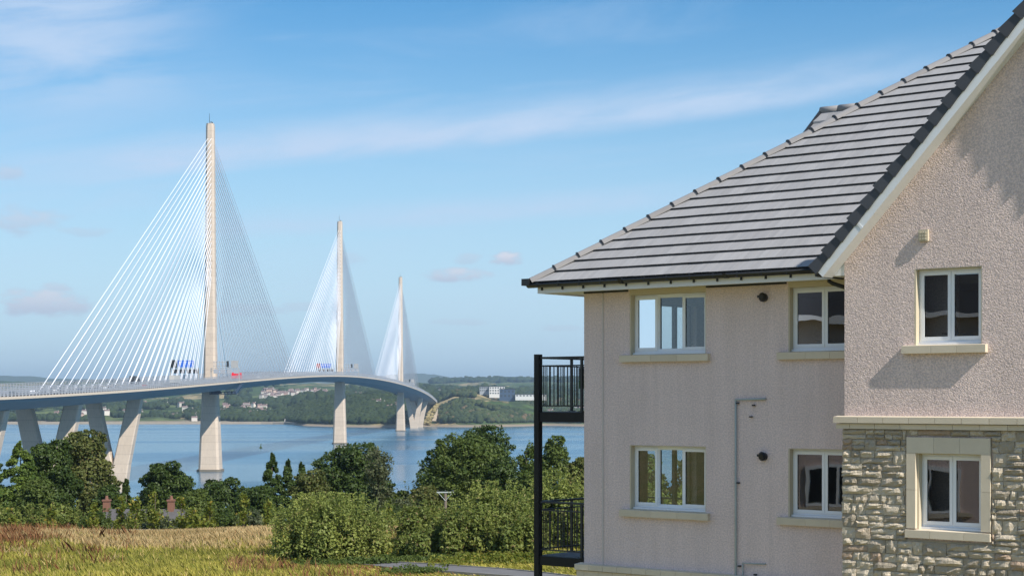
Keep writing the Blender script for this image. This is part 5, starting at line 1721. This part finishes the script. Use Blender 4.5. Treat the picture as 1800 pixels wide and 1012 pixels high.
# meadow grass
def grassmat(name, c1, c2, c3):
    m_ = leafmat(name, c1, c2, 0.8, 0.3, c3=c3, nscale=0.25)
    return m_
def blades(name, label, n, region, hmin, hmax, m_, wid=.027, cat='grass'):
    X = rng.uniform(-36, 8, n); D = rng.uniform(70, 112, n)
    px = 900 + X / D * F
    keep = region(px, D, X) & (px > -60) & (px < 1060)
    # keep the path clear
    pa = np.array(P); o_ = np.argsort(pa[:, 0]); pd = np.interp(X, pa[o_, 0], pa[o_, 1], left=999, right=999)
    keep &= (np.abs(D - pd) > 1.5)
    X, D, pd = X[keep], D[keep], pd[keep]; n = len(X)
    h = rng.uniform(hmin, hmax, n)
    h = np.where((D - pd > 0) & (D - pd < 6) & (X > -11.5), h * .38, h)
    h = np.where((pd - D > 0) & (pd - D < 9) & (X > -11.5), h * np.clip(.16 + .03 * (pd - D), 0, .5), h)
    a = rng.uniform(0, 6.28, n); lean = rng.normal(0, .30, (n, 2)) * h[:, None] + np.array([-.08, 0])
    z = gz(X, D)
    b0 = np.stack([X, D, z], 1); dx = np.stack([np.cos(a), np.sin(a), 0 * a], 1) * wid * rng.uniform(.6, 1.5, n)[:, None]
    mid = b0 + np.stack([lean[:, 0] * .4, lean[:, 1] * .4, h * .6], 1); tip = b0 + np.stack([lean[:, 0], lean[:, 1], h], 1)
    V = np.stack([b0 - dx, b0 + dx, mid + dx * .9, tip, mid - dx * .9], 1).reshape(-1, 3)
    Fq = np.arange(n * 5).reshape(n, 5)
    o = np_mesh(name, V, Fq, m_); tag(o, label, cat, kind='stuff'); return o
def nz2(X, D, s=1.0, ph=0.0):
    return np.sin(X * .55 * s + 1.3 * np.sin(D * .31 * s + ph)) + np.sin(D * .7 * s + 1.7 * np.sin(X * .37 * s + 2 + ph)) + .5 * np.sin(X * 1.9 * s + D * 1.3 * s)
straw = lambda px, D, X: (nz2(X, D) + (D - 91) * .42 + np.where((px > 440) & (D < 79), 4.0, 0) + np.where(px > 480, -3.2, 0) + rng.normal(0, 1.1, len(X)) > .6)
rust = lambda px, D, X: (px < 240) & (nz2(X, D, 1.6, 4) + (235 - px) / 160 - np.abs(D - 96) * .08 + rng.normal(0, .8, len(X)) > 1.7)
rust2 = lambda px, D, X: (px > 400) & (px < 800) & (D < 81) & (nz2(X, D, 1.5, 1) + rng.normal(0, 1.0, len(X)) > .4)
blades('meadow_grass', 'yellow green meadow grass across the foreground', 205000, lambda px, D, X: ~straw(px, D, X), .18, .46, grassmat('grass_green', (.14, .15, .026), (.47, .41, .085), (.58, .44, .18)))
blades('dry_grass', 'pale straw coloured grass along the back of the meadow', 200000, straw, .25, .62, grassmat('grass_straw', (.30, .21, .09), (.62, .47, .25), (.36, .20, .09)))
blades('dock_stems', 'rusty red dock stems in the left meadow', 90000, rust, .45, .95, grassmat('dock', (.14, .055, .025), (.34, .17, .075), (.42, .30, .14)), .022, 'dock')
blades('dock_stems', 'reddish dry stems between the meadow and the path', 42000, rust2, .4, .85, grassmat('dock2', (.16, .06, .03), (.36, .20, .09), (.14, .13, .03)), .022, 'dock')
blades('green_tussocks', 'fresh green tussocks in the left meadow', 60000, lambda px, D, X: (px < 620) & (nz2(X, D, 1.7, 7) > 1.0), .2, .42, grassmat('grass_fresh', (.08, .12, .018), (.24, .26, .05), (.3, .28, .08)), .04)

# wire fence
fence = empty('wire_fence', ((165 - 900) / F * 124, 124, float(gz(-30, 124)) ))
tag(fence, 'wooden post and wire fence at the back of the meadow', 'fence')
fo = tuple(fence.location); pm = mat('fence_post', (.28, .25, .20), .9, var=.2); prev = None
for k in range(14):
    px = 165 + k * 24.5; D = 118; x = (px - 900) / F * D
    z1 = CAMZ + (HZ - 929 - random.uniform(-2, 2)) / F * D; z0 = float(gz(x, D)) - .2
    MB().tube([(x, D, z0), (x + random.uniform(-.03, .03), D, z1)], [.055, .05], 7).build('post', pm, fence, off=fo)
    if prev:
        for f in (.55, .8, .97):
            a = (prev[0], D - .06, prev[1] + (prev[2] - prev[1]) * f); b_ = (x, D - .06, z0 + (z1 - z0) * f)
            MB().tube([a, b_], .008, 4).build('wire', M['galv'], fence, off=fo)
    prev = (x, z0, z1)

# bungalow: slate roof and two brick chimneys above the scrub
hD = 138
x0, x1 = (182 - 900) / F * hD, (330 - 900) / F * hD
zr_ = CAMZ + (HZ - 894) / F * hD; zg = float(gz(x0, hD))
bg_ = empty('bungalow', ((x0 + x1) / 2, hD, zg)); bo = tuple(bg_.location)
M['brick'] = mat('brick', (.19, .09, .06), .9, var=.25, vscale=6)
MB().box(x0 + .4, x1 - .4, hD - 2.6, hD + 2.6, zg - 1, zr_ - 1.9).build('wall', mat('bung_wall', (.33, .25, .19), .9, var=.1), bg_, off=bo)
rm = MB(); rm.prism([(x0, hD - 3.1, zr_ - 2.0), (x0, hD + 3.1, zr_ - 2.0), (x0, hD, zr_)], (x1 - x0, 0, 0))
rr_ = rm.build('roof', mat('bung_slate', (.085, .08, .08), .8, var=.25, vscale=3, bump=.4, bscale=8, bdist=.03), bg_, off=bo)
for px in (175, 301):
    x = (px - 900) / F * hD; zt_ = CAMZ + (HZ - 878) / F * hD
    xx = max(x, x0 + .25)
    ch = MB().box(xx - .24, xx + .24, hD - .3, hD + .3, zr_ - 1.2, zt_ - .1).box(xx - .30, xx + .30, hD - .36, hD + .36, zt_ - .099, zt_ + .03).build('chimney', M['brick'], rr_, off=bo)
    MB().tube([(xx, hD, zt_ + .031), (xx, hD, zt_ + .35)], [.15, .11], 8).build('chimney_pot', mat('pot', (.26, .13, .09), .8), ch, off=(0, 0, 0)) if False else MB().tube([(xx, hD, zt_ + .031), (xx, hD, zt_ + .33)], [.15, .10], 8).build('chimney_pot', M['brick'], rr_, off=bo)
MB().box(x0 + 3.1, x0 + 3.5, hD - 1.9, hD - 1.8, zr_ - 1.15, zr_ - .75).build('roof_light', M['white_upvc'], rr_, off=bo)
tag(bg_, 'bungalow with a dark slate roof and two brick chimneys behind the scrub', 'house')

# telegraph pole
tD = 125; x = (783 - 900) / F * tD; z = float(gz(x, tD)); zt_ = CAMZ + (HZ - 864) / F * tD
tp = empty('telegraph_pole', (x, tD, z)); to = tuple(tp.location)
pmn = mat('pole_wood', (.16, .13, .10), .9, var=.2)
MB().tube([(x, tD, z - .3), (x, tD, zt_ - .1)], [.12, .10], 8).build('pole', pmn, tp, off=to)
MB().box(x - .62, x + .62, tD - .12, tD - .03, zt_ - .06, zt_ + .02).build('crossarm', M['galv'], tp, off=to)
for s in (-1, 1): MB().tube([(x + s * .5, tD - .14, zt_ - .06), (x, tD - .14, zt_ - .62)], .02, 5).build('brace', M['galv'], tp, off=to)
for s in (-.55, 0, .55): MB().tube([(x + s, tD - .08, zt_ + .02), (x + s, tD - .08, zt_ + .10), (x + s, tD - .08, zt_ + .15)], [.02, .04, .02], 8).build('insulator', M['rail_steel'], tp, off=to)
tag(tp, 'wooden telegraph pole with a crossarm in front of the spreading tree', 'telegraph pole')

# ------------------------------------------------------------------ neighbouring building, out of frame, mirrored in the panes
nb_ = empty('neighbour_building', (-17, 18, float(gz(-17, 18))), math.radians(111))
hz_ = 9.0
MB().box(-9, 4, 0, 9, -1, hz_).build('wall', M['stucco_gable'], nb_)
rm = MB(); rm.prism([(-9.4, -.5, hz_ + .01), (-9.4, 9.5, hz_ + .01), (-9.4, 4.5, hz_ + 3.8)], (13.8, 0, 0)); rm.build('roof', M['tile_edge'], nb_)
MB().box(-9.4, 4.4, -.53, -.51, hz_ - .16, hz_ + .005).build('fascia', M['white_paint'], nb_)
for i in range(3):
    for j in range(3):
        f = MB().box(-6.6 + i * 3.5, -4.8 + i * 3.5, -.06, -.004, .9 + j * 2.5, 2.1 + j * 2.5).build('window', M['white_upvc'], nb_)
        MB().box(-6.5 + i * 3.5, -5.75 + i * 3.5, -.07, -.061, 1.0 + j * 2.5, 2.0 + j * 2.5).box(-5.65 + i * 3.5, -4.9 + i * 3.5, -.07, -.061, 1.0 + j * 2.5, 2.0 + j * 2.5).build('pane', M['car_glass'], f)
        MB().box(-6.8 + i * 3.5, -4.6 + i * 3.5, -.1, -.004, .76 + j * 2.5, .89 + j * 2.5).build('sill', M['cream_stone'], f)
tag(nb_, 'pink harled neighbouring block out of frame on the left, mirrored in the window panes', 'building')

# ------------------------------------------------------------------ haze
hm = bpy.data.materials.new('haze'); hm.use_nodes = True
t = NT(hm.node_tree); t.n.remove(t.n['Principled BSDF'])
pv = t.node('ShaderNodeVolumePrincipled')
pv.inputs['Color'].default_value = (0.62, 0.81, 1.0, 1)
pv.inputs['Density'].default_value = 0.00007
pv.inputs['Anisotropy'].default_value = 0.3
t.l.new(pv.outputs[0], t.n['Material Output'].inputs['Volume'])
tag(MB().box(-14500, 14500, -900, 17400, -9, 285).build('haze', hm), 'thin blue summer haze over the firth', 'haze', kind='stuff')
